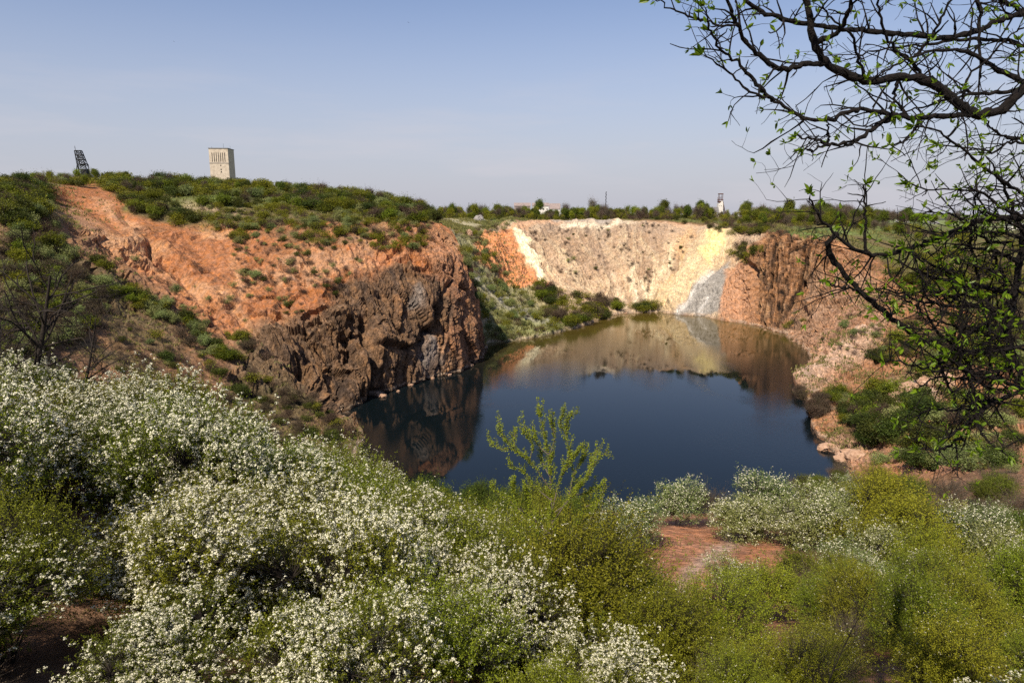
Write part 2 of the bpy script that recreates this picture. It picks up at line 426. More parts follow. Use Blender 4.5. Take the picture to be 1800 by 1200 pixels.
# rock: blocky joints
Q = G.copy(); Q[..., 2] *= .62
Qw = Q+np.stack([fbm(G*.2, 3, 31), fbm(G*.2, 3, 32), fbm(G*.2, 3, 33)], -1)*1.6
f1, f2, idv = worley(Qw*.085, 4); fa1 = worley.facet
g1, g2, idg = worley(Qw*np.array([.30, .30, .22]), 8); fa2 = worley.facet
k1, k2, idk = worley(Qw*.95, 18); fa3 = worley.facet
calm = smooth(fbm(G*.06, 3, 205), -.15, .25)            # some slabs stay smooth
blk = (idv-.5)*3.2+fa1*4.6 + ((idg-.5)*1.3+fa2*2.6)*(.35+.65*calm) + ((idk-.5)*.25+fa3*.7)*(.3+.7*calm) + ridged(G*np.array([.16, .16, .05]), 4, 7)*.9 - .7*np.exp(-((g2-g1)/.035)**2)*calm
vq = np.stack([ARC*.20+fbm(G*.07, 3, 301)*.9, G[..., 2]*.055, ARC*0], -1)
v1, v2, idvv = worley(vq, 33); fv = worley.facet
v3, v4, idv4 = worley(np.stack([ARC*.75+fbm(G*.1, 3, 302)*.8, G[..., 2]*.16, ARC*0+3], -1), 35)
crack = np.exp(-((v2-v1)/.045)**2)*1.7+np.exp(-((v4-v3)/.07)**2)*.45
rgh = 1-.82*wall_
blk = (blk*.62+(idv4-.5)*.5)*rgh+(idvv-.5)*2.4+fv*1.3-crack+wall_*(fbm(np.stack([ARC*.5, G[..., 2]*.07, ARC*0], -1), 4, 319)*.9+ridged(np.stack([ARC*.12, G[..., 2]*.10+ARC*.05, ARC*0], -1), 3, 323)*.6)
disp += blk*np.clip(rockL+rockL3*.7, 0, 1)*.95
disp += (blk*.45)*rockL2
# column-jointed cliff on the right
Qc = np.stack([ARC*.30, RP*.9, ARC*0], -1)
c1, c2, idc = worley(Qc*np.array([1., .55, 1.])+np.stack([fbm(G*.12, 3, 41)*.5, RP*0, RP*0], -1), 12)
cc1, cc2, idcc = worley(Qc*np.array([2.8, 1.2, 1.]), 14)
colj = (idc-.5)*4.6 + (idcc-.5)*2.0 - 1.8*np.exp(-((c2-c1)/.07)**2) - .7*np.exp(-((cc2-cc1)/.10)**2) + ridged(G*np.array([.3, .3, .06]), 4, 17)*1.4 + fbm(G*.5, 4, 18)*.8
disp += colj*rockP*.8
disp += (blk*.8+colj*.25)*np.clip(rockQ+rockR, 0, 1)*.8
# fall line rills on loose slopes
ril = ridged(np.stack([ARC*.16+fbm(G*.05, 3, 51)*1.2, RP*.35, ARC*0], -1), 5, 23, .6)
ril2 = ridged(np.stack([ARC*.55, RP*.8+3, ARC*0], -1), 4, 29, .6)
disp += (ril*1.9+ril2*.55)*face*(rF*.95+rL*.75*(1-rock)+rC*.5+rR*.6*(1-rock))
disp += (fbm(G*.075, 4, 511, .6)*2.4+fbm(G*.35, 4, 512, .65)*.7)*face*rF + (worley(G*np.array([.22, .22, .3])+wx[..., None]*.01, 513)[2]-.5)*1.0*face*rR*(1-rockP) + worley.facet*1.6*face*rR*(1-rockP)
disp += fbm(G*.9, 4, 77, .65)*.28*face*smooth(Dp, 30, 120)
# sculpted features
def dent(line, width, depth, R): 
    global disp
    disp = disp-sm(line, width, R)*depth
def bulge(line, width, h, R): dent(line, width, -h, R)
bulge([(655,590),(640,650),(600,715)], 26, 3.0, rL)
dent([(640,560),(648,640),(655,715)], 7, 5.5, rL)
bulge([(700,600),(720,660)], 34, 1.8, rL)
dent([(772,540),(768,575),(752,582)], 8, 4.5, rL)
dent([(790,500),(778,540)], 5, 2.5, rL)
bulge([(745,510),(750,560)], 22, 1.6, rL)
dent([(530,655),(570,690),(590,735)], 16, 5, rL)
bulge([(660,600),(720,603)], 6, 1.5, rL)
dent([(640,610),(720,612),(745,600)], 4, 1.6, rL)
bulge([(470,620),(540,600),(600,560)], 14, 1.6, rL)
dent([(700,462),(760,470)], 4, 1.6, rL)
dent([(600,500),(650,520),(690,515)], 5, 1.5, rL)
dent([(262,425),(266,455)], 5, 3.0, rL); bulge([(215,432),(250,425)], 8, 1.6, rL)
dent([(120,340),(190,380),(300,470),(330,500)], 8, 1.2, rL)
dent([(215,370),(270,430),(380,560)], 8, 1.6, rL); bulge([(240,400),(330,470),(400,560)], 16, 1.3, rL)
dent([(420,400),(470,480),(500,540)], 8, 1.5, rL); dent([(500,410),(560,470)], 7, 1.3, rL)
dent([(1328,470),(1330,500),(1326,535)], 5, 6, reg(18.6, 20.4, .4)); dent([(1412,440),(1412,480),(1400,535)], 4, 3.2, rP); dent([(1408,535),(1420,560)], 6, 4, rP)
bulge([(1372,430),(1375,520)], 16, 2, rP); bulge([(1432,430),(1436,480)], 9, 2, rP)
bulge([(1275,470),(1240,510),(1200,550)], 10, 1.5, rF); dent([(1190,500),(1160,545)], 9, 1.2, rF)
bulge([(1250,410),(1215,470),(1180,530)], 14, 3.0, rF); bulge([(1340,440),(1300,500),(1280,560)], 12, 3, reg(18.5, 20.2, .4))
bulge([(895,400),(920,440),(955,500)], 16, 2.5, rF); bulge([(860,425),(880,470)], 12, 2.5, rF); dent([(845,430),(858,470),(900,510)], 7, 1.5, rF)
dent([(1060,400),(1075,460),(1100,530)], 16, 2.0, rF)
bulge([(1530,588),(1470,635),(1408,672)], 10, 2.2, reg(22, 24.6, .3))
bulge([(1000,545),(1040,552)], 8, 2, rF)
disp *= smooth(RP, .9, 2.0)*(1-.6*rN)
disp = np.where(RP > 8.5, disp*.3, disp)
# keep the seam closed
k_ = 40; wgt = np.linspace(0, 1, k_)
seam = .5*(disp[:, 0]+disp[:, -1])
disp[:, :k_] = seam[:, None]*(1-wgt)+disp[:, :k_]*wgt
disp[:, -k_:] = seam[:, None]*(1-wgt[::-1])+disp[:, -k_:]*wgt[::-1]
G = G+NRM*disp[..., None]
G[..., 2] += smooth(RP, 9, 11)*fbm(G*.0006, 4, 61)*26*smooth(RP, 9.5, 11) - smooth(RP, 9, 10)*4
G[:, -1] = G[:, 0]
NRM = normals(G)
slope = NRM[..., 2]

# --- ground colour, with shade painted into the rock cracks
def C(*c): return np.array(c, float)
n_a = fbm(G*.05, 5, 71)[..., None]; n_b = fbm(G*.22, 5, 72, .6)[..., None]; n_s = ril[..., None]
col = np.zeros(G.shape)+C(.37, .14, .050)
def paint(c, m):
    global col
    m = np.clip(m, 0, 1)
    if m.ndim == 2: m = m[..., None]
    col = col*(1-m)+C(*c)*m
soil = (.13, .105, .045); grass = (.115, .14, .035)
paint((.46, .25, .13), smooth(n_a+n_b*.4, .0, .35)*.8)
paint((.24, .10, .05), smooth(-n_a+n_b*.5, .1, .5)*.6)
# left face
tan = (.52, .28, .135)
for ln, wd, a in [([(90,350),(130,380),(200,420),(280,450)], 22, .9), ([(330,400),(400,440),(420,500)], 24, .8), ([(300,480),(360,520)], 30, .5), ([(380,405),(330,460)], 20, .7), ([(215,375),(250,400),(300,455)], 6, 1), ([(400,520),(455,600)], 16, .6), ([(690,375),(725,410),(780,470)], 14, .75), ([(0,440),(40,480),(70,530)], 20, .9)]:
    paint(tan, sm(ln, wd, np.clip(rL+reg(3, 5), 0, 1), True)*a*face)
for ln, wd, a in [([(150,330),(80,335)], 16, 1), ([(230,480),(330,540),(400,600)], 26, .8), ([(250,600),(330,640),(360,690)], 30, .7), ([(560,430),(600,400)], 18, .7), ([(650,450),(760,460)], 12, .7)]:
    paint((.42, .17, .07), sm(ln, wd, np.clip(rL+reg(3, 5), 0, 1), True)*a)
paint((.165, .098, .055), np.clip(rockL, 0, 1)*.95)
paint((.25, .15, .085), pm([(400,600),(470,560),(600,545),(560,640),(480,680),(400,680)], 18, rL)*.8)
paint((.36, .17, .085), pm([(770,440),(812,440),(840,500),(856,640),(800,665),(788,600),(800,540),(775,480)], 9, rL)*.9)
paint((.40, .19, .095), pm([(690,378),(770,385),(805,440),(815,480),(790,500),(740,440)], 12, rL)*.8)
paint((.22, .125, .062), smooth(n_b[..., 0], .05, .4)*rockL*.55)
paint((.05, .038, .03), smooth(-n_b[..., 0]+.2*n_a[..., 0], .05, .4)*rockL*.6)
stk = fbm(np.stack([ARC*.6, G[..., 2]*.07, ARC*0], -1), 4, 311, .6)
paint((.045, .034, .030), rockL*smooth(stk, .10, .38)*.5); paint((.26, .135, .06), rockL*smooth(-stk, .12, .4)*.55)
paint((.06, .04, .03), rockL*np.clip(crack, 0, 1)*.5)  # darkens the recessed cracks: crevice shade put into the rock colour
paint((.24, .22, .21), sm([(770,600),(748,640)], 14, rL, True)*.6); paint((.24, .22, .20), sm([(735,520),(728,545)], 9, rL, True)*.6)
paint((.45, .22, .09), sm([(783,590),(775,645)], 7, rL, True)*.6); paint((.45, .22, .09), sm([(693,535),(690,560)], 6, rL, True)*.7)
# far bowl
cream = (.53, .36, .22)
paint(cream, rF*face)
paint((.34, .225, .14), rF*face*smooth(n_a[..., 0]*1.3+n_s[..., 0]*.4, -.2, .35)*.9)
sp_ = fbm(G*.55, 4, 401, .7); paint((.27, .17, .10), rF*face*smooth(sp_, .12, .3)*.55)
paint((.60, .45, .28), rF*face*smooth(n_s[..., 0]-n_b[..., 0]*.4, .2, .6)*.7)
paint((.36, .25, .17), sm([(1060,420),(1045,460),(1065,470)], 20, rF, True)*.7)
paint((.36, .27, .20), rF*(1-smooth(RP, 5.7, 6.1))*smooth(RP, 5.1, 5.5)*.5)
paint((.58, .235, .09), pm([(838,425),(862,410),(893,405),(905,430),(935,480),(965,510),(930,505),(890,490),(850,455)], 6, rF+rC))
paint((.88, .77, .50), pm([(888,398),(915,412),(950,470),(958,498),(935,490),(905,440)], 5, rF))
for ln, wd, a, cc in [([(1188,425),(1160,480),(1130,535)], 7, .8, (.74,.60,.38)), ([(1112,470),(1118,540)], 6, .7, (.76,.64,.44)), ([(1075,480),(1095,540)], 8, .6, (.70,.56,.38)), ([(965,470),(1010,535)], 9, .7, (.66,.48,.30)), ([(1205,440),(1150,540)], 5, .7, (.58,.38,.15)),
    ([(1160,400),(1140,450)], 14, .55, (.36,.25,.17)), ([(1000,410),(1030,500)], 10, .45, (.38,.25,.16)), ([(1090,400),(1100,450)], 12, .5, (.40,.28,.19)), ([(955,420),(985,470)], 9, .45, (.42,.29,.19)), ([(1225,450),(1185,530)], 5, .8, (.80,.68,.42)), ([(1130,500),(1135,540)], 5, .8, (.80,.68,.46))]:
    paint(cc, sm(ln, wd, rF, True)*a*smooth(ril2+fbm(G*.3, 3, 611)*.8, -.3, .4))
paint((.60, .30, .14), sm([(920,455),(940,490)], 5, rF, True)*.8)
paint((.62, .47, .27), pm([(1235,408),(1262,405),(1292,412),(1290,440),(1262,470),(1215,520),(1185,548),(1120,545),(1160,500),(1215,455)], 10, rF)*.75)
paint((.78, .62, .27), pm([(1245,410),(1268,405),(1272,425),(1248,462),(1236,450)], 6, rF))
paint((.52, .31, .14), sm([(1210,410),(1195,435)], 12, rF, True)*.7)
paint((.29, .265, .235), pm([(1278,462),(1282,560),(1185,556),(1225,505),(1250,480)], 7, rF))
paint((.60, .56, .50), sm([(1248,478),(1225,515),(1192,552)], 5, rF, True)*.8); paint((.55, .52, .48), sm([(1240,520),(1225,558)], 4, rF, True)*.7)
paint((.44, .225, .12), pm([(1275,480),(1300,465),(1345,425),(1332,480),(1330,560),(1350,590),(1262,570)], 7, reg(17.5, 20.6)))
paint((.34, .30, .26), pm([(965,382),(1085,382),(1070,394),(960,396)], 3, rF)*.8)
paint((.70, .58, .42), sm([(990,402),(1060,398),(1110,388)], 4, rF, True)*.9)
paint((.52, .31, .18), pm([(890,400),(930,382),(965,384),(985,398),(900,406)], 4, rF)*.9)
# west flank beyond the corner
paint((.24, .22, .11), rC*face); paint((.30, .28, .24), sm([(815,480),(880,530),(960,570)], 9, rC, True)*.8); paint((.42, .36, .20), sm([(850,520),(900,570)], 8, rC, True)*.7)
paint((.50, .36, .24), sm([(843,560),(850,605)], 8, rC, True)*.8); paint((.20, .22, .07), sm([(870,560),(950,580)], 18, rC, True)*.6)
# right side
paint((.33, .16, .075), reg(19.6, 28)*face); paint((.16, .11, .055), reg(21.5, 28)*face*smooth(n_a[..., 0]+n_b[..., 0]*.5, -.05, .25)*.8)
paint((.34, .165, .072), rockP); paint((.42, .24, .12), rockP*smooth(n_b[..., 0]+.5*fbm(Qc*2, 3, 5), .0, .4)*.75); paint((.09, .05, .03), rockP*smooth(-fbm(Qc*3, 3, 25), .1, .4)*.75); paint((.03, .02, .015), rockP*(np.exp(-((c2-c1)/.06)**2)*.9+np.exp(-((cc2-cc1)/.08)**2)*.5))  # last coat blackens the column cracks, painted shade for more contrast
paint((.38, .23, .145), rockQ*1.4*smooth(n_b[..., 0], -.3, .2))
paint((.40, .22, .13), sm([(1520,520),(1440,610)], 26, reg(20.5, 23.4), True)*.9)
paint((.62, .44, .32), sm([(1540,583),(1480,625),(1420,668)], 13, reg(22, 24.6, .3), True)*.95)
paint((.47, .28, .175), np.clip(rockR, 0, 1)); paint((.60, .42, .32), sm([(1580,700),(1640,680)], 16, reg(23.5, 26), True))
paint((.45, .22, .10), sm([(1460,430),(1600,440),(1800,500)], 10, reg(20, 26), True)*.9)
paint((.42, .20, .11), sm([(1540,815),(1620,825),(1720,845)], 18, reg(24, 29), True)*.8)
# plateaus, green soil
vegtop = smooth(RP, 5.95, 6.35)
greenness = vegtop*(1-rN)
paint((.17, .11, .055), rL*(1-rock)*smooth(RP, 5.0, 5.8)*smooth(U, 420, 520)*.75*smooth(n_b[..., 0], -.3, .2))
paint(soil, greenness*.95); paint(grass, greenness*smooth(n_a[..., 0]+.3*n_b[..., 0], -.1, .3)*.9)
paint((.50, .36, .23), sm([(330,365),(420,370)], 10, rL, True)*.5)
paint((.155, .20, .05), pm([(350,343),(470,345),(475,356),(365,360)], 3, reg(6, 10)))
paint((.45, .40, .25), pm([(775,390),(860,385),(845,396),(790,405)], 4, rC)*.7); paint((.14, .19, .05), pm([(862,381),(915,381),(905,395),(865,396)], 3, reg(12, 16)))
paint((.37, .145, .055), pm([(72,322),(120,317),(172,320),(205,350),(235,375),(345,402),(420,430),(420,520),(280,470),(110,375)], 7, reg(4.4, 8.2))*(1-rock)); paint((.50, .28, .15), sm([(100,365),(160,395),(250,440)], 14, reg(4.4, 8), True)*.8+sm([(165,350),(215,385),(255,420)], 7, reg(4.4, 8), True)*.8)
paint((.33, .13, .05), pm([(85,322),(165,318),(178,348),(92,350)], 4, reg(4.4, 8))*.8)
paint((.58, .235, .09), pm([(832,428),(858,408),(893,402),(905,430),(935,480),(968,512),(930,508),(885,490),(850,460)], 5, rF+rC))
paint((.15, .20, .05), pm([(1370,398),(1560,398),(1560,412),(1400,410)], 4, rR)*.9)
# near valley + near ground
paint((.19, .12, .07), reg(2.2, 5.4)*face*.75); paint((.10, .085, .04), reg(2.2, 5.2)*face*smooth(n_a[..., 0], -.2, .2)*.7)
paint((.20, .115, .065), rN); paint((.36, .155, .08), rN*smooth(n_a[..., 0]+n_b[..., 0]*.5, -.15, .3)*.8)
paint((.42, .185, .095), pm([(1140,935),(1260,900),(1370,960),(1380,1010),(1330,1040),(1200,1060),(1130,1010)], 10, np.clip(rN+reg(26, 30), 0, 1)))
paint((.52, .34, .24), sm([(1292,950),(1265,972),(1235,988),(1205,1015),(1195,1050)], 13, np.clip(rN+reg(26, 30), 0, 1)))
# far country
far = smooth(RP, 8.6, 9.2)
fld = worley(np.stack([G[..., 0]*.0022, G[..., 1]*.0015, G[..., 0]*0], -1), 55)[2]
paint((.13, .12, .06), far); paint((.17, .21, .07), far*(fld > .62)); paint((.24, .19, .12), far*((fld > .3) & (fld < .42))); paint((.07, .075, .045), far*(fld < .2))
spk = fbm(G*.75, 3, 403, .7); paint((.16, .085, .045), face*(rL+rR)*(1-rock)*smooth(spk, .14, .34)*.55)
wet = 1-smooth(G[..., 2]+fbm(G*.4, 3, 90)*.4, .2, 1.1)
tide = smooth(G[..., 2], .25, .5)*(1-smooth(G[..., 2], .8, 1.3)); col = col*(1-.45*wet[..., None]); paint((.42, .31, .22), tide*.55)
col = np.clip(col, .01, .92)

nr_, nc_ = G.shape[:2]
nc1 = nc_-1
idx = np.arange(nr_*nc1).reshape(nr_, nc1)
a_ = idx[:-1]; b_ = idx[1:]
quads = np.stack([a_, np.roll(a_, -1, 1), np.roll(b_, -1, 1), b_], -1).reshape(-1, 4)
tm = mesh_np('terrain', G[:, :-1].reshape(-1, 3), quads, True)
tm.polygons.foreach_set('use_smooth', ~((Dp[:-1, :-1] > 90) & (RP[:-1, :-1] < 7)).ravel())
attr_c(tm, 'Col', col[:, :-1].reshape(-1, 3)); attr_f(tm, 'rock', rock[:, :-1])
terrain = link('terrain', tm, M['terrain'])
terrain['kind'] = 'structure'
print('terrain verts', nr_*nc1)

# ------------------------------------------------------------------ water
def water_mat():
    m, nt, o = newmat('pond_water'); l = nt.links.new
    t = N(nt, 'ShaderNodeTexCoord')
    mp = N(nt, 'ShaderNodeMapping'); mp.inputs['Scale'].default_value = (.55, 1.2, 1)
    n = N(nt, 'ShaderNodeTexNoise'); n.inputs['Scale'].default_value = 2.6; n.inputs['Detail'].default_value = 4
    big = N(nt, 'ShaderNodeTexNoise'); big.inputs['Scale'].default_value = .022; big.inputs['Detail'].default_value = 3
    big.inputs['Distortion'].default_value = .8
    l(t.outputs['Object'], mp.inputs[0]); l(mp.outputs[0], n.inputs['Vector']); l(t.outputs['Object'], big.inputs['Vector'])
    r = N(nt, 'ShaderNodeMapRange'); r.inputs[1].default_value = .42; r.inputs[2].default_value = .62; r.inputs[3].default_value = .006; r.inputs[4].default_value = .16
    l(big.outputs[0], r.inputs[0])
    b = N(nt, 'ShaderNodeBump'); b.inputs['Distance'].default_value = .12
    l(n.outputs[0], b.inputs['Height']); l(r.outputs[0], b.inputs['Strength'])
    r2 = N(nt, 'ShaderNodeMapRange'); r2.inputs[1].default_value = .42; r2.inputs[2].default_value = .62; r2.inputs[3].default_value = .01; r2.inputs[4].default_value = .09
    l(big.outputs[0], r2.inputs[0])
    p = N(nt, 'ShaderNodeBsdfPrincipled'); p.inputs['Base Color'].default_value = (.0045, .0085, .011, 1); p.inputs['IOR'].default_value = 1.33; p.inputs['Specular IOR Level'].default_value = .46
    l(r2.outputs[0], p.inputs['Roughness']); l(b.outputs[0], p.inputs['Normal'])
    # olive brown base colour towards the far end
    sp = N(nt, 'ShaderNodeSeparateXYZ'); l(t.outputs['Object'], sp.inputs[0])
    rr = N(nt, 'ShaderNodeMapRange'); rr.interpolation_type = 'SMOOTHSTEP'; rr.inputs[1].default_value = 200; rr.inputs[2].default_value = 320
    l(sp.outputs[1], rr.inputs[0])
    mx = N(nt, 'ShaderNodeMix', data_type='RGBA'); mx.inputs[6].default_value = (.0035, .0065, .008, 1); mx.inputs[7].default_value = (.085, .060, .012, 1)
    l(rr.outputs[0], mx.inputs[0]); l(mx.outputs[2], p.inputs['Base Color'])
    l(p.outputs[0], o.inputs[0])
    return m
wv = []; nq = 64
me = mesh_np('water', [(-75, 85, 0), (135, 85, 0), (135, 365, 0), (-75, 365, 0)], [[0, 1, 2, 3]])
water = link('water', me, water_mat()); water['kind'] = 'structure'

bpy.context.view_layer.update()
def hit(u, v):
    r = ray(u, v); r = r/np.linalg.norm(r)
    ok, loc, nrm, _ = terrain.ray_cast(Vector((0, 0, CAMZ)), Vector(r), distance=9000)
    return (loc, nrm) if ok else None
def drop(x, y):
    ok, loc, nrm, _ = terrain.ray_cast(Vector((x, y, 400)), Vector((0, 0, -1)))
    return loc if ok else None
# ------------------------------------------------------------------ plant generators
RNG = np.random.default_rng(7)
def unit(a): return a/(np.linalg.norm(a, axis=-1, keepdims=True)+1e-9)
def tubes(paths, sides=4):
    Vs, Fs, off = [], [], 0
    groups = {}
    for P, R in paths: groups.setdefault(len(P), []).append((P, R))
    an = 2*math.pi*np.arange(sides)/sides
    for n, lst in groups.items():
        P = np.array([p for p, _ in lst], float); R = np.array([r for _, r in lst], float); k = len(P)
        T = unit(np.gradient(P, axis=1))
        ref = np.where(np.abs(T[:, :1, 2:3]) < .9, np.array([0, 0, 1.]), np.array([1., 0, 0]))
        A = unit(np.cross(T, ref)); B = np.cross(T, A)
        ring = P[:, :, None]+A[:, :, None]*(np.cos(an)[:, None]*R[:, :, None, None])+B[:, :, None]*(np.sin(an)[:, None]*R[:, :, None, None])
        Vs.append(ring.reshape(-1, 3))
        i = (np.arange(n-1)*sides)[:, None]+np.arange(sides); j = (np.arange(n-1)*sides)[:, None]+(np.arange(sides)+1) % sides
        f = np.stack([i, j, j+sides, i+sides], -1).reshape(-1, 4)
        Fs.append((f[None]+(np.arange(k)*n*sides)[:, None, None]).reshape(-1, 4)+off)
        off += k*n*sides
    return np.concatenate(Vs), np.concatenate(Fs)
def leaf_quads(Cn, A, Nr, size, asp=.5):
    """diamond leaves: centre, axis, normal"""
    B = unit(np.cross(A, Nr)); h = size[:, None]
    v = np.stack([Cn-A*h*.5, Cn+B*h*asp*.5-A*h*.05, Cn+A*h*.5, Cn-B*h*asp*.5-A*h*.05], 1).reshape(-1, 3)
    return v, np.arange(len(Cn)*4).reshape(-1, 4)
def rdir(n): return unit(RNG.normal(size=(n, 3)))
def leaf_mesh(name, Cn, axis, size, asp, mat, up=.4):
    n = len(Cn); Nr = unit(rdir(n)+np.array([0, 0, up]))
    A = unit(axis-Nr*(axis*Nr).sum(-1, keepdims=True)+rdir(n)*.05)
    v, f = leaf_quads(Cn, A, Nr, size, asp)
    me = mesh_np(name, v, f); attr_f(me, 'var', np.repeat(RNG.random(n), 4)); me.materials.append(mat); return me
def crown_plan(H, R, base, lobes, n3, flat=1., inner=.45, drop_=.15):
    """lobed crown: returns tip points"""
    lc = []
    for k in range(lobes):
        a = RNG.random()*2*math.pi+k*2.4; r = R*(.2+.45*RNG.random()); h = base+(H-base)*(.35+.42*RNG.random())
        lc.append((math.cos(a)*r, math.sin(a)*r, h, R*(.38+.26*RNG.random())))
    lc.append((0, 0, base+(H-base)*.62, R*.55))
    lc = np.array(lc); k = RNG.integers(0, len(lc), n3)
    d = rdir(n3); rr = (inner+(1-inner)*RNG.random(n3)**.6)
    P = lc[k, :3]+d*(lc[k, 3]*rr)[:, None]*np.array([1, 1, flat*min(1.4, (H-base)/(1.7*R))])
    P[:, 2] = np.clip(P[:, 2], base*.8+drop_, H*1.02)
    return P
def plant(name, H, R, base, tipn, leaves, lsize, lmat, wmat, flowers=0, fsize=.02, fper=8, fr=.05, lobes=6, twig=.35, n1=6, n2=40, asp=.55, wr=.05, sides=4, inner=.45, up=.5, trunk=False, petal_n=.6, gap=.2, flat=1., shoot=.10):
    P = crown_plan(H, R, base, lobes, tipn, flat, inner)
    keep = vn(P*(2.2/R)+RNG.random()*50, 3) > -1+gap*2*.6
    P = P[keep]; n = len(P)
    mids = P[RNG.integers(0, n, n2)]*np.array([.68, .68, .8])+np.array([0, 0, base*.1])
    mains = mids[RNG.integers(0, n2, n1)]*np.array([.5, .5, .66])
    top = np.array([0, 0, base]) if trunk else np.array([0, 0, 0.])
    wood = []
    if trunk:
        wob = RNG.normal(size=(4, 3))*wr*.8; tp = np.array([[0, 0, -.4], [0, 0, base*.35], [0, 0, base*.7], [0, 0, base]])+wob*np.array([1, 1, 0])
        wood.append((tp, np.array([1.5, 1.15, 1.0, .9])*wr)); top = tp[-1]
    for m in mains:
        a = top+RNG.normal(size=3)*np.array([wr*2, wr*2, 0])*(0 if trunk else 1)
        mid = (a+m)/2+RNG.normal(size=3)*np.linalg.norm(m-a)*.08
        wood.append((np.array([a-(0 if trunk else np.array([0, 0, .3])), mid, m]), np.array([.75, .55, .4])*wr))
    for m in mids:
        j = np.argmin(((mains-m)**2).sum(1)); a = mains[j]
        wood.append((np.array([a, (a+m)/2+RNG.normal(size=3)*.06*R, m]), np.array([.4, .28, .18])*wr))
    dm = ((P[:, None]-mids[None])**2).sum(-1).argmin(1)
    tdir = unit(unit(P-mids[dm])+unit(P-np.array([0, 0, base+(H-base)*.35]))*.8+rdir(n)*.45+np.array([0, 0, up]))
    lng = (RNG.random(n) < shoot)[:, None]; tdir = np.where(lng, unit(tdir+np.array([0, 0, .5])), tdir)
    tips = P+tdir*twig*(.6+.8*RNG.random(n))[:, None]*np.where(lng, 2.6, 1)
    for i in range(n):
        wood.append((np.array([mids[dm[i]], P[i], tips[i]]), np.array([.15, .09, .035])*wr))
    out_ = {}
    v, f = tubes(wood, 3 if sides < 4 else 4); me = mesh_np(name+'_wood', v, f, True); me.materials.append(wmat)
    attr_f(me, 'var', np.full(len(v), .4)); out_['wood'] = me
    if leaves:
        t = RNG.random((n, leaves))**.8
        base_p = P-(tips-P)*.25
        Cn = base_p[:, None]+(tips-base_p)[:, None]*t[..., None]+RNG.normal(size=(n, leaves, 3))*lsize*.75
        ax = unit(tdir[:, None]*.5+rdir(n*leaves).reshape(n, leaves, 3))
        sz = lsize*(.6+.7*RNG.random(n*leaves))
        out_['leaf'] = leaf_mesh(name+'_leaves', Cn.reshape(-1, 3), ax.reshape(-1, 3), sz, asp, lmat)
    if flowers:
        # clusters of petals, mostly on outer, upper twigs
        w_ = .25+.75*smooth(tips[:, 2], base, H*.8); pick = RNG.random(n) < w_*petal_n*(.55+.9*1.3*smooth(vn(P*(2.6/R)+9, 8), -.25, .35)-.25)
        T = tips[pick]; B = P[pick]; k = len(T)
        tt_ = RNG.random((k, flowers))**.5
        Cc = B[:, None]+(T-B)[:, None]*tt_[..., None]+RNG.normal(size=(k, flowers, 3))*fr*1.2
        Cc = Cc.reshape(-1, 3); nn = len(Cc)
        D = unit(rdir(nn*fper).reshape(nn, fper, 3)+np.array([0, 0, .7]))
        Pc = Cc[:, None]+D*fr*(.75+.5*RNG.random((nn, fper, 1)))
        Pc = Pc.reshape(-1, 3); Nn = unit(D.reshape(-1, 3)+rdir(len(Pc))*.35); Ax = unit(np.cross(Nn, rdir(len(Pc))))
        v, f = leaf_quads(Pc, Ax, Nn, fsize*(.8+.4*RNG.random(len(Pc))), .95)
        me = mesh_np(name+'_petals', v, f); attr_f(me, 'var', np.repeat(RNG.random(len(Pc)), 4)); me.materials.append(M['petal']); out_['petal'] = me
    return out_
def merge(name, ms):
    """one mesh out of wood+leaf+petal for plants too small to show parts"""
    Vs, Fs, Va, Mi, mats, off = [], [], [], [], [], 0
    for me in ms:
        nv, nf = len(me.vertices), len(me.polygons)
        v = np.empty(nv*3, np.float32); me.vertices.foreach_get('co', v); Vs.append(v.reshape(-1, 3))
        f = np.empty(nf*4, np.int32); me.loops.foreach_get('vertex_index', f); Fs.append(f.reshape(-1, 4)+off)
        a = np.empty(nv, np.float32); me.attributes['var'].data.foreach_get('value', a); Va.append(a)
        Mi.append(np.full(nf, len(mats), np.int32)); mats.append(me.materials[0]); off += nv
    me = mesh_np(name, np.concatenate(Vs), np.concatenate(Fs)); attr_f(me, 'var', np.concatenate(Va))
    for m_ in mats: me.materials.append(m_)
    me.polygons.foreach_set('material_index', np.concatenate(Mi)); return me

PROTO = {}
LITEP = {}
def mk(key, n, merged=False, **k):
    PROTO[key] = []
    LITEP[key] = dict(k, tipn=max(60, k['tipn']//3), lsize=k['lsize']*1.35, leaves=max(5, int(k['leaves']*.7)), n2=8, n1=3, twig=k['twig'])
    for i in range(n):
        d = plant(key, **k)
        PROTO[key].append({'all': merge(key, list(d.values()))} if merged else d)
# foreground (D 6..30)
mk('near_blossom', 3, H=4.4, R=2.6, base=.3, tipn=2500, leaves=36, lsize=.052, lmat=M['fresh'], wmat=M['bark'], flowers=4, fsize=.034, fper=10, fr=.047, lobes=9, twig=.32, n1=8, n2=90, wr=.055, petal_n=.95, gap=.45)
mk('near_half', 2, H=4.3, R=2.5, base=.3, tipn=2200, leaves=34, lsize=.050, lmat=M['lime'], wmat=M['bark'], flowers=3, fsize=.026, fper=6, fr=.034, lobes=9, twig=.38, n1=8, n2=90, wr=.05, petal_n=.55, gap=.35, shoot=.2)
mk('near_green', 2, shoot=.25, H=4.2, R=2.5, base=.3, tipn=2100, leaves=34, lsize=.050, lmat=M['lime'], wmat=M['bark'], flowers=1, fsize=.026, fper=5, fr=.03, lobes=8, twig=.4, n1=8, n2=90, wr=.05, petal_n=.18, gap=.25)
mk('near_bare', 2, H=3.2, R=1.8, base=.3, tipn=1500, leaves=10, lsize=.035, lmat=M['brown'], wmat=M['bark_grey'], lobes=6, twig=.5, n1=9, n2=80, wr=.03, gap=.15, up=1.1)
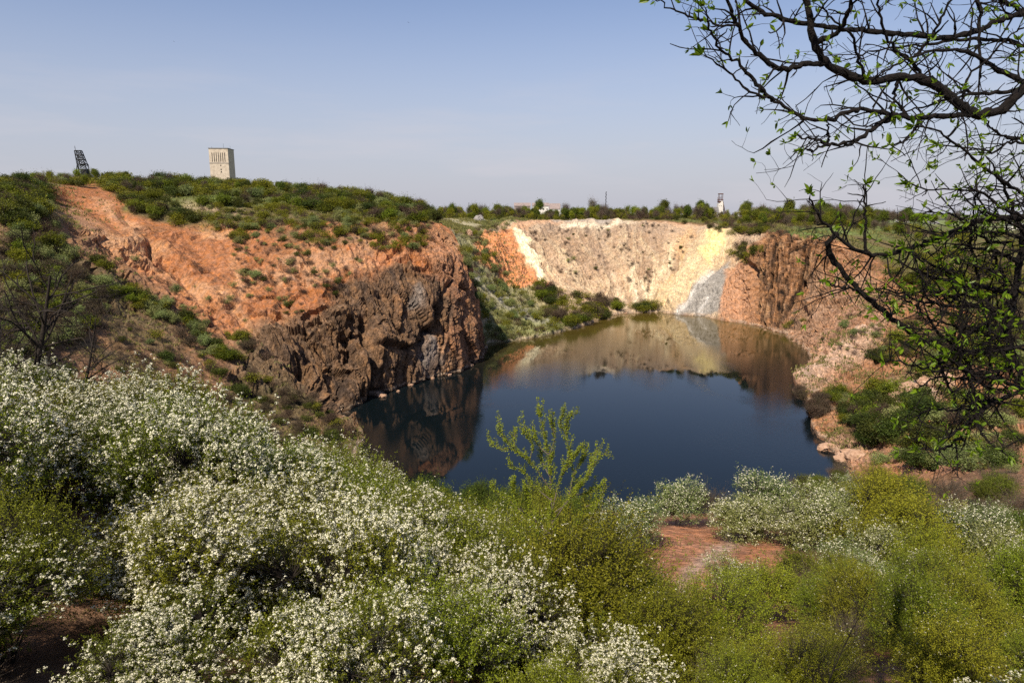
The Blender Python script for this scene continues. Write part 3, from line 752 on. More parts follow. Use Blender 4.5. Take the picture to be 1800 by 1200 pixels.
# middle (D 35..110)
mk('mid_blossom', 4, H=4.2, R=2.6, base=.5, tipn=1300, leaves=15, lsize=.10, lmat=M['grey'], wmat=M['bark'], flowers=2, fsize=.065, fper=4, fr=.07, lobes=9, twig=.35, n1=6, n2=50, wr=.05, petal_n=.6, gap=.35)
mk('mid_green', 3, H=4.0, R=2.4, base=.5, tipn=1200, leaves=18, lsize=.10, lmat=M['green'], wmat=M['bark'], lobes=7, twig=.4, n1=6, n2=50, wr=.05, gap=.25)
mk('mid_lime', 3, H=5.0, R=2.6, base=.6, tipn=1200, leaves=14, lsize=.095, lmat=M['lime'], wmat=M['bark'], lobes=7, twig=.6, n1=6, n2=50, wr=.05, gap=.3, up=.9)
mk('mid_bare', 3, H=3.6, R=2.2, base=.4, tipn=1100, leaves=9, lsize=.075, lmat=M['brown'], wmat=M['bark_grey'], lobes=6, twig=.7, n1=7, n2=50, wr=.035, gap=.15, up=1.0)
# far (D > 110)
mk('far_green', 5, True, H=2.9, R=2.7, base=.05, tipn=420, leaves=11, lsize=.25, lmat=M['fresh'], wmat=M['bark'], lobes=9, twig=.55, n1=4, n2=16, wr=.06, gap=.5, asp=.6)
mk('far_deep', 5, True, H=2.9, R=2.7, base=.05, tipn=420, leaves=11, lsize=.25, lmat=M['deep'], wmat=M['bark'], lobes=9, twig=.5, n1=4, n2=16, wr=.06, gap=.5, asp=.6)
mk('far_silver', 4, True, H=3.0, R=2.2, base=.1, tipn=330, leaves=10, lsize=.22, lmat=M['grey'], wmat=M['bark_grey'], lobes=7, twig=.4, n1=4, n2=16, wr=.06, gap=.3, asp=.6)
mk('far_brown', 4, True, H=3.0, R=2.2, base=.1, tipn=360, leaves=8, lsize=.20, lmat=M['brown'], wmat=M['bark'], lobes=6, twig=.7, n1=4, n2=16, wr=.07, gap=.2, asp=.4, up=1.)
mk('tree_green', 4, H=8.5, R=2.9, base=1.2, tipn=480, leaves=11, lsize=.36, lmat=M['green'], wmat=M['bark'], lobes=7, twig=.7, n1=5, n2=22, wr=.16, gap=.3, trunk=True, asp=.6)
mk('tree_lime', 3, H=8.5, R=2.6, base=1.1, tipn=400, leaves=9, lsize=.34, lmat=M['lime'], wmat=M['bark'], lobes=7, twig=.9, n1=5, n2=22, wr=.14, gap=.3, trunk=True, asp=.6, up=.9)
mk('tree_bare', 3, H=8.0, R=2.7, base=1.0, tipn=420, leaves=7, lsize=.28, lmat=M['brown'], wmat=M['bark_grey'], lobes=6, twig=1.2, n1=5, n2=22, wr=.14, gap=.2, trunk=True, asp=.4, up=1.)

KINDNAME = {'near_half': 'blossoming_shrub', 'near_blossom': 'blossoming_shrub', 'mid_blossom': 'blossoming_shrub', 'near_green': 'leafy_shrub', 'mid_green': 'leafy_shrub', 'mid_lime': 'leafy_shrub', 'near_bare': 'bare_shrub', 'mid_bare': 'bare_shrub',
 'far_green': 'green_bush', 'far_deep': 'green_bush', 'far_silver': 'silvery_bush', 'far_brown': 'brown_bush', 'tree_green': 'tree', 'tree_lime': 'tree', 'tree_bare': 'bare_tree'}
CATNAME = {'blossoming_shrub': 'blossom shrub', 'leafy_shrub': 'leafy shrub', 'bare_shrub': 'bare shrub', 'green_bush': 'green bush', 'silvery_bush': 'silvery bush', 'brown_bush': 'brown bush', 'tree': 'tree', 'bare_tree': 'bare tree'}
COUNT = {}
QUEUE = []
BARE = [(78,314),(120,311),(170,316),(200,345),(235,375),(340,404),(395,425),(330,470),(250,440),(110,372)]
def put(key, loc, sc=1., label='', group=None, sink=.15, squash=None, name=None, cat=None, var=None, solo=False):
    pr = PROTO[key]; vi = (var if var is not None else int(RNG.integers(0, len(pr)))) % len(pr)
    nm = name or KINDNAME[key]; COUNT[nm] = COUNT.get(nm, 0)+1
    rz = RNG.random()*2*math.pi; sz = squash if squash else .75+.35*RNG.random()
    loc = Vector((loc[0], loc[1], loc[2]-sink))
    if group is not None and 250 > loc.y > 150 and loc.x < -60:
        uu, vv, _d = project(np.array(loc))
        if inpoly(float(uu), float(vv)-4, BARE) and (sc > .5 or RNG.random() < .5): return
    app = sc*8/max(5, (loc-Vector((0, 0, 50))).length)
    if solo or group is None: app += 10
    u_p = 900+F*loc.x/max(1., loc.y)
    if not -60 < u_p < 1860: app = -1
    QUEUE.append((app, key, vi, nm, loc, (RNG.normal()*.05, RNG.normal()*.05, rz), (sc, sc, sc*sz), label, cat, group))
LITE = {}
def build_queue(limit=296):
    by = {}
    for qd in QUEUE: by.setdefault(qd[3], []).append(qd)
    Vs, Fs, Va, Mi, off = [], [], [], [], 0; mats = []
    for nm, lst in by.items():
        lst.sort(key=lambda t: -t[0])
        for app, key, vi, nm, loc, rot, scl, label, cat, group in lst[:limit]:
            d = PROTO[key][vi]
            if 'all' in d: o = link(nm, d['all'])
            else:
                o = empty(nm)
                for k, pn in (('wood', 'trunk' if 'tree' in nm else 'stem'), ('leaf', 'crown' if 'tree' in nm else 'foliage'), ('petal', 'blossom')):
                    if k in d: link(pn, d[k], None, o)
            o.location = loc; o.rotation_euler = rot; o.scale = scl
            tag(o, label, cat or CATNAME[nm], group)
        for app, key, vi, nm, loc, rot, scl, label, cat, group in lst[limit:]:
            if key not in LITE:
                d = plant(key+'_lite', **LITEP[key]); me = merge(key+'_lite', list(d.values()))
                v = np.empty(len(me.vertices)*3, np.float32); me.vertices.foreach_get('co', v)
                f = np.empty(len(me.polygons)*4, np.int32); me.loops.foreach_get('vertex_index', f)
                va = np.empty(len(me.vertices), np.float32); me.attributes['var'].data.foreach_get('value', va)
                mi = np.empty(len(me.polygons), np.int32); me.polygons.foreach_get('material_index', mi)
                mm = []
                for m_ in me.materials:
                    if m_.name not in mats: mats.append(m_.name)
                    mm.append(mats.index(m_.name))
                LITE[key] = (v.reshape(-1, 3), f.reshape(-1, 4), va, np.array(mm)[mi])
            v, f, va, mi = LITE[key]; c, q_ = math.cos(rot[2]), math.sin(rot[2])
            v = v*np.array(scl); v = np.stack([v[:, 0]*c-v[:, 1]*q_, v[:, 0]*q_+v[:, 1]*c, v[:, 2]], -1)+np.array(loc)
            Vs.append(v.astype(np.float32)); Fs.append(f+off); Va.append(va); Mi.append(mi); off += len(v)
    if Vs:
        me = mesh_np('scrub', np.concatenate(Vs), np.concatenate(Fs)); attr_f(me, 'var', np.concatenate(Va))
        for n_ in mats: me.materials.append(bpy.data.materials[n_])
        me.polygons.foreach_set('material_index', np.concatenate(Mi)); o = link('scrub', me)
        tag(o, 'mass of further small bushes and trees filling the hill tops and far rim', 'scrub', None, 'stuff')
        print('scrub faces', len(me.polygons), 'of', len(Vs))
def inpoly(x, y, poly):
    c = False; j = len(poly)-1
    for i in range(len(poly)):
        if (poly[i][1] > y) != (poly[j][1] > y) and x < (poly[j][0]-poly[i][0])*(y-poly[i][1])/(poly[j][1]-poly[i][1])+poly[i][0]: c = not c
        j = i
    return c
def scatter(poly, n, mix, srange, where, mind=None, dmin=0, dmax=1e9, sink=.2, zmin=.4):
    """place n plants on ground seen inside the polygon of the photo; mix = [(key, weight, adjective label)]"""
    us = [p[0] for p in poly]; vs = [p[1] for p in poly]; pts = []; k = 0; tries = 0
    W_ = np.array([m[1] for m in mix], float); W_ /= W_.sum()
    while k < n and tries < n*25:
        tries += 1
        u = RNG.uniform(min(us), max(us)); v = RNG.uniform(min(vs), max(vs))
        if not inpoly(u, v, poly): continue
        h = hit(u, v)
        if h is None: continue
        loc = h[0]
        if loc.z < zmin or not (dmin < loc.y < dmax): continue
        if mind and any((loc.x-p[0])**2+(loc.y-p[1])**2 < mind*mind for p in pts): continue
        pts.append((loc.x, loc.y)); k += 1
        m = mix[RNG.choice(len(mix), p=W_)]
        s_ = RNG.uniform(*srange)
        put(m[0], loc, s_, f'{m[2]} {where}', f'{m[2]}s {where}', sink=sink*s_)
def one(u, v, key, sc, label, group=None, D=None, **k):
    loc = hit(u, v)
    if loc is None: return None
    return put(key, loc[0], sc, label, group, **k)

# ------------------------------------------------------------------ foreground shrubs (ground position x, y)
def ground(x, y):
    l_ = drop(x, y); return l_
G1 = 'white blossoming shrubs massed on the near left slope'
lab1 = 'white blossoming shrub with small green leaves in the thicket on the near left slope'
for x, y, s_, kk in [(-10.5,12,.78,'b'),(-13.5,15.5,.85,'b'),(-9,17,.9,'b'),(-6.2,12.0,.70,'b'),(-5.8,16.5,.85,'b'),(-3.2,12.6,.70,'b'),(-2.4,17,.8,'b'),(-17,20,.95,'b'),(-13,21,1.0,'b'),(-9,22,1.0,'b'),(-5.5,22,.95,'b'),(-2.2,22,.85,'g'),
   (-20,26,1.0,'b'),(-15.5,27,1.0,'b'),(-11.5,27,1.0,'b'),(-7.5,28,1.0,'b'),(-4,28,.9,'b'),(-.4,13.5,.62,'b'),(1.8,11.2,.5,'b'),(-24,30,.95,'b'),(-8.5,9.2,.5,'b'),(-5,8.8,.45,'b'),(-2.2,9,.45,'b'),(-1,27,.75,'b'),(-12,33,.95,'b'),(-8,34,.95,'b'),(-4.2,34,.85,'b'),(-17,33,.9,'b'),(-21,36,1.,'b'),(-26,38,1.,'b'),(-13,39,1.,'b'),(-7,40,.9,'b'),(-3.5,38,.8,'b'),(-7.5,14.5,.75,'b'),(-4,19.5,.85,'b'),(-7,25,1.,'b'),(-11,24,1.,'b'),(-16,17,.8,'b'),(-12.3,12.5,.6,'b'),(-.5,19.5,.75,'b'),(-3.2,25,.9,'b'),(-15,23.5,.95,'b'),(-19,23,.9,'b'),(-22,21,.8,'b'),(-28,33,1.,'b')]:
    g = ground(x, y)
    s_ *= 1.12
    if kk == 'b' and x > -7.6 and y > 18: put('near_half', g, s_*.97, 'pale green shrub with sparse cream blossom at the right flank of the near left thicket', 'sparsely blossoming shrubs flanking the near left thicket')
    elif kk == 'b': put('near_blossom', g, s_, lab1, G1)
    else: put('near_green', g, s_, 'lime green shrub between the white blossoming shrubs on the near left slope', None)
pts_ = []
for _ in range(400):
    x, y = RNG.uniform(-22, -1), RNG.uniform(8.5, 36)
    if len(pts_) > 26 or abs(x/y) > .85 or any((x-a)**2+(y-b)**2 < 4.5 for a, b in pts_): continue
    pts_.append((x, y)); kk = ['near_blossom', 'near_half', 'near_green'][len(pts_) % 3]
    if kk == 'near_green': put(kk, ground(x, y), RNG.uniform(.42, .6)+y*.006, 'low lime green shrub filling a gap in the near left thicket', 'low shrubs filling gaps in the near left thicket')
    else: put(kk, ground(x, y), RNG.uniform(.42, .6)+y*.006, 'low cream blossoming shrub filling a gap in the near left thicket', 'low blossoming shrubs filling gaps in the near left thicket')
lab2 = 'yellow green leafy shrub on the near slope below the slender sapling'
for x, y, s_ in [(1.1,16.0,1.15),(-.4,16.6,1.05),(2.4,17,1.0),(.2,18.5,1.1),(.9,17,.85),(3.0,14,.7),(2.6,18.5,.85),(4.6,16,.7),(1.2,22,.9),(3.8,22.5,.85),(5.4,12.5,.5),(7.2,14.5,.55),(.6,9.6,.42),(3.8,10.2,.4),(6.2,10,.4)]:
    put('near_green', ground(x, y), s_, lab2, 'yellow green shrubs on the near slope')
for x, y, s_ in [(5.5,19,.5),(7,22,.5),(8.2,17,.4),(10.5,19,.5),(6.6,13,.55),(4.4,12.6,.5)]:
    put('near_bare', ground(x, y), s_, 'leafless grey brown twiggy shrub on the near slope right of the sapling', 'leafless shrubs on the near slope')
lab3 = 'white flowering shrub at the bottom right of the near slope'
for x, y, s_, kk in [(8.5,12.5,.55,'g'),(10,15,.6,'g'),(12.5,17.5,.75,'g'),(8.6,9.8,.42,'b'),(6.6,8.7,.36,'b'),(11.5,13,.55,'g'),(14.5,20,.75,'g'),(15.5,16,.7,'b'),(12,22,.75,'g'),(17.5,22,.8,'g'),(12,25,.6,'g'),(19,26,.8,'g'),(15,26,.75,'g'),(21,30,.8,'b'),(5.8,28,.5,'g'),(15.5,30,.6,'g'),(17,32,.75,'g')]:
    if kk == 'b': put('near_blossom', ground(x, y), s_, lab3, 'flowering shrubs at the bottom right')
    else: put('near_green', ground(x, y), s_, 'olive green leafy shrub among white flowering shrubs at the bottom right', 'olive green shrubs at the bottom right')

for x, y, s_, key in [(-3,30,.9,'mid_green'),(-.5,31,.9,'mid_lime'),(2.2,30,.9,'mid_green'),(-2,36,.9,'mid_lime'),(1,36,1.,'mid_green'),(4,34,.8,'mid_green'),(-4.5,44,.9,'mid_green'),(-1,43,.9,'mid_green'),(2.5,42,.95,'mid_lime'),(5.5,39,.8,'mid_green'),(0,50,.9,'mid_green'),(4,49,.9,'mid_green'),(-6,50,.9,'mid_green'),(-3,57,.9,'mid_green'),(2,57,.9,'mid_green'),(6,55,.8,'mid_green'),(6,30,.45,'mid_green'),(-9,47,.9,'mid_green'),(-12,52,1.,'mid_green'),(-8,57,.9,'mid_green')]:
    put(key, ground(x, y), s_, 'green leafy shrub in the thicket around the slender sapling', 'green shrubs around the slender sapling')
for x, y, s_ in [(-14,26,.95),(-18,30,.95),(-5,30,.9),(-8.6,8.0,.5),(-7.2,7.4,.45),(-9.8,10,.6)]:
    put('near_bare', ground(x, y), s_, 'leafless grey twigs standing among the white blossoming shrubs on the left', 'leafless shrubs among the blossoming shrubs on the left')
# ------------------------------------------------------------------ shelf to the right (D 35..110)
Wb = 'white blossoming shrub on the shelf between red path and water'
for u, v, s_, key, lab, grp in [
  (1105,965,.95,'mid_blossom','pale blossoming shrub between the sapling and the red patch',None),(1060,985,.8,'mid_blossom','small pale shrub just right of the sapling',None),
  (1190,925,.95,'mid_blossom',Wb,Wb),(1290,945,1.1,'mid_blossom',Wb,Wb),(1345,930,1.1,'mid_blossom',Wb,Wb),(1390,960,1.0,'mid_blossom',Wb,Wb),(1430,965,1.1,'mid_blossom',Wb,Wb),
  (1470,940,1.0,'mid_blossom',Wb,Wb),(1245,925,.9,'mid_bare','brown shrub standing between two white blossoming shrubs by the water',None),(1325,945,.7,'mid_green','dark green shrub in front of the white blossoming shrubs beside the red path',None),
  (1490,880,.9,'mid_blossom','pale shrub above the right shore beneath the bare bank',None),(1450,870,.8,'mid_green','green shrub at the water edge right of the blossoming row',None),
  (1540,960,1.2,'mid_lime','tall lime green shrub right of the blossoming row',None),(1590,1010,1.3,'mid_lime','large lime green shrub with long shoots above the dark hollow',None),(1520,1010,1.0,'mid_lime','low lime green shrub beside the tall lime ones',None),
  (1640,960,1.0,'mid_bare','tall brown leafless shrub beside the lime green shrubs',None),(1700,960,1.0,'mid_blossom','white blossoming shrub on the right slope under the branches',None),(1720,1000,1.0,'mid_blossom','white blossoming shrub low on the right slope',None),
  (1770,1000,1.0,'mid_green','green shrub at the right edge under the branches',None),(1790,930,.9,'mid_bare','brown shrub at the right edge under the branches',None),(1470,1030,.9,'mid_blossom','pale shrub in front of the lime green shrubs',None),
  (1350,1095,.75,'mid_lime','lime green shrub closing the lower end of the red earth patch',None),(1290,1070,.7,'mid_blossom','white flowering shrub just below the pale path on the red earth',None),(1400,1050,.7,'mid_green','rounded green shrub right of the red path end',None),(1420,1060,.75,'mid_bare','grey twiggy shrub right of the red path',None),
  (1540,880,.9,'mid_lime','lime green shrub below the bare brown slope',None),(1600,890,.9,'mid_green','green shrub below the bare brown slope',None),(1660,900,.9,'mid_bare','brown shrub below the bare brown slope',None),(1740,890,.9,'mid_green','green shrub right of the bare brown slope',None)]:
    one(u, v, key, s_, lab, grp)
scatter([(1400,880),(1800,850),(1800,1060),(1480,1080)], 34, [('mid_blossom',2,'white flowering shrub'),('mid_lime',2,'lime green shrub'),('mid_green',3,'green shrub'),('mid_bare',4,'leafless brown shrub')], (.5,1.0), 'on the near right slope', dmin=25)
scatter([(1380,820),(1480,810),(1480,850),(1390,880)], 9, [('mid_bare',3,'leafless brown shrub'),('mid_green',1,'green shrub')], (.6,.9), 'at the near right water edge')
for u, v, s_ in [(1365,865,.8),(1400,850,.8),(1440,855,.8)]:
    one(u, v, 'mid_bare', s_, 'pale leafless shrub with upright twigs at the near shore', 'pale leafless shrubs at the near shore')

# ------------------------------------------------------------------ right hillside
mixR = [('far_green',1,'green bush'),('far_deep',4,'dark green bush'),('far_silver',3,'silvery bush'),('far_brown',4,'brown bush')]
scatter([(1440,700),(1520,690),(1700,640),(1800,600),(1800,830),(1560,830),(1500,780),(1480,740)], 120, mixR, (.35,1.1), 'on the right bank near the water')
scatter([(1530,640),(1600,560),(1700,520),(1800,480),(1800,640),(1600,660)], 130, [('far_brown',4,'brown bush'),('far_green',2,'green bush'),('far_silver',1,'silvery bush'),('far_deep',1,'dark green bush')], (.8,1.4), 'on the middle of the right slope')
scatter([(1540,480),(1620,450),(1800,430),(1800,520),(1600,530)], 110, [('far_brown',2,'brown bush'),('far_green',3,'green bush'),('far_deep',2,'dark green bush')], (.9,1.6), 'high on the right slope')
scatter([(1460,560),(1530,540),(1560,600),(1490,640)], 14, [('far_silver',2,'silvery bush'),('far_brown',2,'brown bush')], (.5,.9), 'on the orange scree right of the brown cliff')
scatter([(1345,575),(1400,560),(1440,560),(1380,590)], 8, [('far_green',2,'green bush'),('far_brown',1,'brown bush')], (.5,.9), 'at the foot of the brown cliff')
scatter([(1370,690),(1440,690),(1460,730),(1420,740)], 16, [('far_brown',1,'brown bush')], (.8,1.1), 'in the shallow inlet on the right', zmin=-.5)
scatter([(1455,700),(1540,680),(1540,760),(1480,760)], 16, [('far_silver',2,'silvery bush'),('far_deep',2,'dark green bush'),('far_green',2,'green bush')], (.8,1.2), 'between the inlet and the rock outcrop')
scatter([(1530,700),(1640,690),(1640,790),(1520,780)], 22, [('far_deep',4,'dark green bush'),('far_green',2,'green bush')], (1.0,1.4), 'in the thicket below the pale boulder')
scatter([(1520,815),(1740,780),(1800,800),(1640,820)], 14, [('far_silver',3,'silvery bush'),('far_green',1,'green bush')], (.7,1.0), 'along the top of the bare brown slope')

# ------------------------------------------------------------------ left cliff and hill
mixT = [('far_green',4,'green bush'),('far_deep',4,'dark green bush'),('far_silver',1,'silvery bush'),('far_brown',2,'brown bush')]
scatter([(170,318),(300,312),(470,325),(600,345),(740,372),(780,395),(700,390),(560,375),(480,350),(340,345),(260,350)], 330, mixT, (.5,1.5), 'on top of the left hill')
scatter([(0,318),(90,318),(80,345),(90,380),(0,400)], 80, mixT, (.8,1.4), 'on the far left hill top')
scatter([(170,345),(250,345),(340,375),(340,398),(230,400),(190,380)], 60, [('far_deep',4,'dark green bush'),('far_green',3,'green bush'),('far_brown',1,'brown bush')], (.9,1.3), 'on the ledge above the red slope')
scatter([(340,365),(480,355),(680,380),(760,400),(760,440),(640,440),(560,430),(470,410),(420,430),(360,400)], 330, [('far_deep',2,'dark green bush'),('far_green',3,'green bush'),('far_silver',3,'silvery bush'),('far_brown',3,'brown bush')], (.4,.95), 'just below the rim of the left cliff')
scatter([(400,420),(520,420),(640,450),(620,500),(520,560),(430,520)], 170, [('far_deep',1,'dark green bush'),('far_silver',2,'silvery bush'),('far_brown',4,'brown bush')], (.25,.65), 'on the face of the left cliff')
scatter([(110,360),(240,380),(400,520),(480,640),(330,600),(180,470)], 60, [('far_silver',2,'silvery bush'),('far_brown',3,'brown bush')], (.25,.65), 'on the red slope at the left')
for (u, v, s_) in [(285,480,.9),(295,500,1.0),(310,515,1.0),(330,455,.7),(345,470,.9),(355,480,.9),(435,480,1.0),(450,490,1.0),(410,505,.8),(350,385,.9)]:
    one(u, v, ['far_silver', 'far_brown'][int(u) % 2], s_*.8, 'lone scrubby bush standing out on the bare red slope', 'lone bushes on the bare red slope')
def strip(line, n, width, mix, srange, where):
    W_ = np.array([m[1] for m in mix], float); W_ /= W_.sum(); k = 0; tr = 0
    while k < n and tr < n*10:
        tr += 1
        i = RNG.integers(0, len(line)-1); t = RNG.random()
        u = line[i][0]*(1-t)+line[i+1][0]*t+RNG.normal()*width; v = line[i][1]*(1-t)+line[i+1][1]*t+RNG.normal()*width*.6
        h = hit(u, v)
        if h is None or h[0].z < .3: continue
        k += 1; m = mix[RNG.choice(len(mix), p=W_)]; s_ = RNG.uniform(*srange); put(m[0], h[0], s_, f'{m[2]} {where}', f'{m[2]}s {where}', sink=.2*s_)
strip([(180,495),(230,520),(290,555),(340,580),(380,615),(410,640)], 46, 8, [('far_silver',4,'silvery bush'),('far_deep',1,'dark green bush'),('far_green',2,'green bush')], (.6,.95), 'in the band running down the left gully')
strip([(400,650),(440,665),(490,690),(540,715),(590,745)], 22, 10, [('far_brown',3,'brown bush'),('far_deep',1,'dark green bush'),('far_green',1,'green bush')], (.5,.8), 'at the foot of the left cliff')
scatter([(0,400),(90,390),(130,450),(200,520),(180,560),(120,620),(0,640)], 250, [('far_deep',1,'dark green bush'),('far_silver',5,'silvery bush'),('far_green',2,'green bush'),('far_brown',6,'brown bush')], (.4,1.15), 'on the near left hillside')
scatter([(180,560),(330,600),(420,680),(300,690),(180,640)], 70, [('far_brown',4,'brown bush'),('far_silver',1,'silvery bush'),('far_deep',1,'dark green bush')], (.25,.6), 'in the hollow behind the blossoming thicket')

# ------------------------------------------------------------------ west flank beyond the corner and far bowl
scatter([(790,395),(840,400),(860,440),(920,520),(1000,560),(1000,578),(860,606),(850,560),(820,470)], 200, [('far_silver',6,'silvery bush'),('far_green',3,'green bush'),('far_brown',2,'brown bush')], (.55,1.1), 'on the green flank beyond the cliff corner')
scatter([(940,500),(1000,520),(1090,530),(1160,535),(1160,550),(1080,556),(1000,580),(960,560)], 110, [('far_deep',2,'dark green bush'),('far_green',3,'green bush'),('far_brown',3,'brown bush')], (.9,1.6), 'at the far shore of the pond')
scatter([(920,400),(1180,395),(1230,420),(1150,520),(1000,500),(950,440)], 60, [('far_brown',6,'brown bush'),('far_deep',1,'dark green bush')], (.25,.75), 'dotted over the pale far bowl')
for ln_ in [[(985,405),(1000,430)],[(1005,455),(1012,490)],[(1095,430),(1110,470)],[(930,410),(960,425)],[(1120,395),(1160,398)],[(1060,395),(1070,420)],[(1135,470),(1140,520)]]:
    strip(ln_, 7, 4, [('far_brown',5,'brown bush'),('far_silver',1,'silvery bush')], (.3,.8), 'in short rows down the pale far bowl')
strip([(870,400),(850,410),(890,395)], 14, 12, [('far_silver',2,'silvery bush'),('far_brown',1,'brown bush')], (.7,1.1), 'around the grey boulder')
strip([(1215,392),(1250,395),(1300,400),(1350,400),(1310,440),(1300,460),(1320,440),(1290,400)], 90, 10, [('far_deep',3,'dark green bush'),('far_brown',2,'brown bush'),('far_green',2,'green bush')], (.8,1.3), 'above the yellow chute')
strip([(1280,395),(1380,400),(1420,398)], 22, 8, [('far_brown',3,'brown bush'),('far_green',1,'green bush')], (.8,1.2), 'on the rim beside the brown cliff')

# ------------------------------------------------------------------ tree belt on the far rim
def belt(n, xr, yr, mix, srange, where, zoff=0):
    W_ = np.array([m[1] for m in mix], float); W_ /= W_.sum()
    for _ in range(n):
        x = RNG.uniform(*xr); y = RNG.uniform(*yr); g = ground(x, y)
        if g is None: continue
        m = mix[RNG.choice(len(mix), p=W_)]; s_ = RNG.uniform(*srange); u_ = 900+F*x/(y*1.02)
        if 1240 < u_ < 1290: s_ *= .55
        if 890 < u_ < 990: s_ *= .82
        put(m[0], g, s_, f'{m[2]} {where}', f'{m[2]}s {where}', sink=.3)
TM = [('tree_green',3,'green tree'),('tree_lime',3,'bright green tree'),('tree_bare',3,'leafless brown tree')]
belt(420, (-60, 215), (424, 478), TM, (.52,1.08), 'in the belt on the far rim')
belt(200, (-60, 215), (419, 440), [('far_green',3,'green bush'),('far_brown',3,'brown bush'),('far_deep',2,'dark green bush')], (.8,1.5), 'under the trees on the far rim')
belt(110, (-90, 60), (415, 470), TM, (.5,.8), 'behind the grey boulder at the far left of the belt')
belt(110, (130, 240), (390, 470), TM, (.6,1.0), 'at the right end of the belt')
def uband(n, ur, dr, mix, srange, where, amp=.0):
    W_ = np.array([m[1] for m in mix], float); W_ /= W_.sum()
    for _ in range(n):
        D = RNG.uniform(*dr); u = RNG.uniform(*ur); g = ground((u-900)/F*D*1.03, D)
        if g is None: continue
        m = mix[RNG.choice(len(mix), p=W_)]; s_ = RNG.uniform(*srange); put(m[0], g, s_, f'{m[2]} {where}', f'{m[2]}s {where}', sink=.25)
HM = [('far_green',5,'green bush'),('far_deep',3,'dark green bush'),('far_brown',2,'brown bush'),('far_silver',2,'silvery bush')]
uband(230, (0, 640), (252, 320), HM, (.6,1.35), 'along the crest of the left hill')
uband(90, (560, 790), (262, 300), HM, (.8,1.4), 'along the descending crest of the left hill')
uband(60, (-40, 110), (215, 300), HM, (.6,1.0), 'at the left end of the hill crest')
uband(34, (80, 185), (254, 285), HM, (.7,1.25), 'right behind the top of the red scarp')
uband(46, (0, 620), (258, 300), [('tree_green',3,'green tree'),('tree_bare',3,'leafless brown tree'),('tree_lime',2,'bright green tree')], (.38,.6), 'rising from the scrub on the left hill crest')
scatter([(1400,378),(1800,378),(1800,398),(1430,396)], 260, [('tree_bare',4,'leafless brown tree'),('tree_green',2,'green tree')], (.9,1.4), 'scattered over the far right plain', dmax=2500)
scatter([(1560,402),(1800,410),(1800,440),(1600,425)], 30, [('far_brown',2,'brown bush'),('far_green',2,'green bush')], (1.0,1.8), 'on the fields at the right')
belt(80, (-62, -34), (104, 160), [('far_brown',4,'brown bush'),('far_deep',2,'dark green bush'),('far_green',1,'green bush')], (.4,.9), 'on the bank between the thicket and the dark cliff')
belt(150, (-125, -58), (60, 175), [('far_brown',4,'brown bush'),('far_deep',2,'dark green bush'),('far_silver',2,'silvery bush'),('far_green',2,'green bush')], (.4,1.1), 'on the near left hillside')
uband(90, (-600, 0), (150, 290), HM, (.7,1.3), 'at the left end of the hill crest')
# skyline trees that stand out
for u, v, key, s_, lab in [(948,352,'tree_green',1.0,'rounded tree standing up beside the white sheds on the skyline'),(995,352,'tree_bare',1.1,'broad grey tree on the skyline right of the white sheds'),(1040,354,'tree_bare',1.25,'dark rounded tree left of the mast'),(1168,352,'tree_green',1.25,'round tree sticking out of the belt between mast and right headframe'),
    (1232,353,'tree_green',1.1,'round tree just left of the right headframe'),(1313,357,'tree_green',1.2,'dark tree just right of the long pale building'),(1390,356,'tree_green',1.4,'tall green tree at the right end of the belt')]:
    D = 520; p = W(u, v+22, D); g = ground(p[0], p[1]); put(key, g, s_*1.25, lab)
for u, D, key, s_, lab in [(250,262,'tree_bare',.62,'bare rounded tree on the left hill skyline between headframe and concrete tower'),(180,255,'tree_lime',.5,'small bright green tree just right of the left headframe'),(230,262,'tree_green',.5,'small green tree left of the bare rounded tree'),(310,275,'tree_bare',.5,'thin grey tree between the bare rounded tree and the concrete tower'),
    (335,280,'tree_green',.45,'small green tree left of the concrete tower'),(430,290,'tree_bare',.5,'leafless tree at the right foot of the concrete tower'),(505,300,'tree_green',.5,'upright green tree on the hill crest right of the concrete tower'),(520,300,'tree_green',.5,'second upright green tree on the hill crest'),(570,300,'tree_bare',.42,'small leafless tree standing on the descending hill crest')]:
    x = (u-900)/F*D*1.02; g = ground(x, D)
    if g: put(key, g, s_*1.1, lab)
build_queue()
print('plants', COUNT)


def make_grass():
    gm = (greenness*.6+rN*.8+rC*.7+reg(2.4, 5.2)*.6+reg(22, 28)*.5)[:-1, :-1]
    D_ = Dp[:-1, :-1]; ok = (D_ > 8) & (D_ < 420) & (G[:-1, :-1, 2] > 1) & (NRM[:-1, :-1, 2] > .35)
    ok &= (np.abs(project(G[:-1, :-1])[0]-900) < 1000)
    pr_ = np.where(ok, gm*smooth(n_a[:-1, :-1, 0]+.4*n_b[:-1, :-1, 0], -.25, .1), 0).ravel(); pr_ /= pr_.sum()
    pick = RNG.choice(len(pr_), size=26000, p=pr_, replace=True)
    P = G[:-1, :-1].reshape(-1, 3)[pick]; D_ = D_.ravel()[pick]
    k = 5; sz = np.clip(D_*.0042, .16, .9)
    Cn = np.repeat(P, k, 0)+RNG.normal(size=(len(P)*k, 3))*np.repeat(sz, k)[:, None]*np.array([.7, .7, .05]); S_ = np.repeat(sz, k)*(.6+.8*RNG.random(len(P)*k))
    Cn[:, 2] += S_*.3
    Ax = unit(rdir(len(Cn))*.6+np.array([0, 0, 1.])); Nr = unit(np.cross(Ax, rdir(len(Cn))))
    v, f = leaf_quads(Cn, Ax, Nr, S_, .32); me = mesh_np('grass', v, f); attr_f(me, 'var', np.repeat(RNG.random(len(Cn)), 4))
    o = link('grass', me, leaf_mat('grass_blades', (.11, .12, .03), (.25, .23, .07), .3)); tag(o, 'short grass and weeds on the slopes and hill tops', 'grass', None, 'stuff')
make_grass()
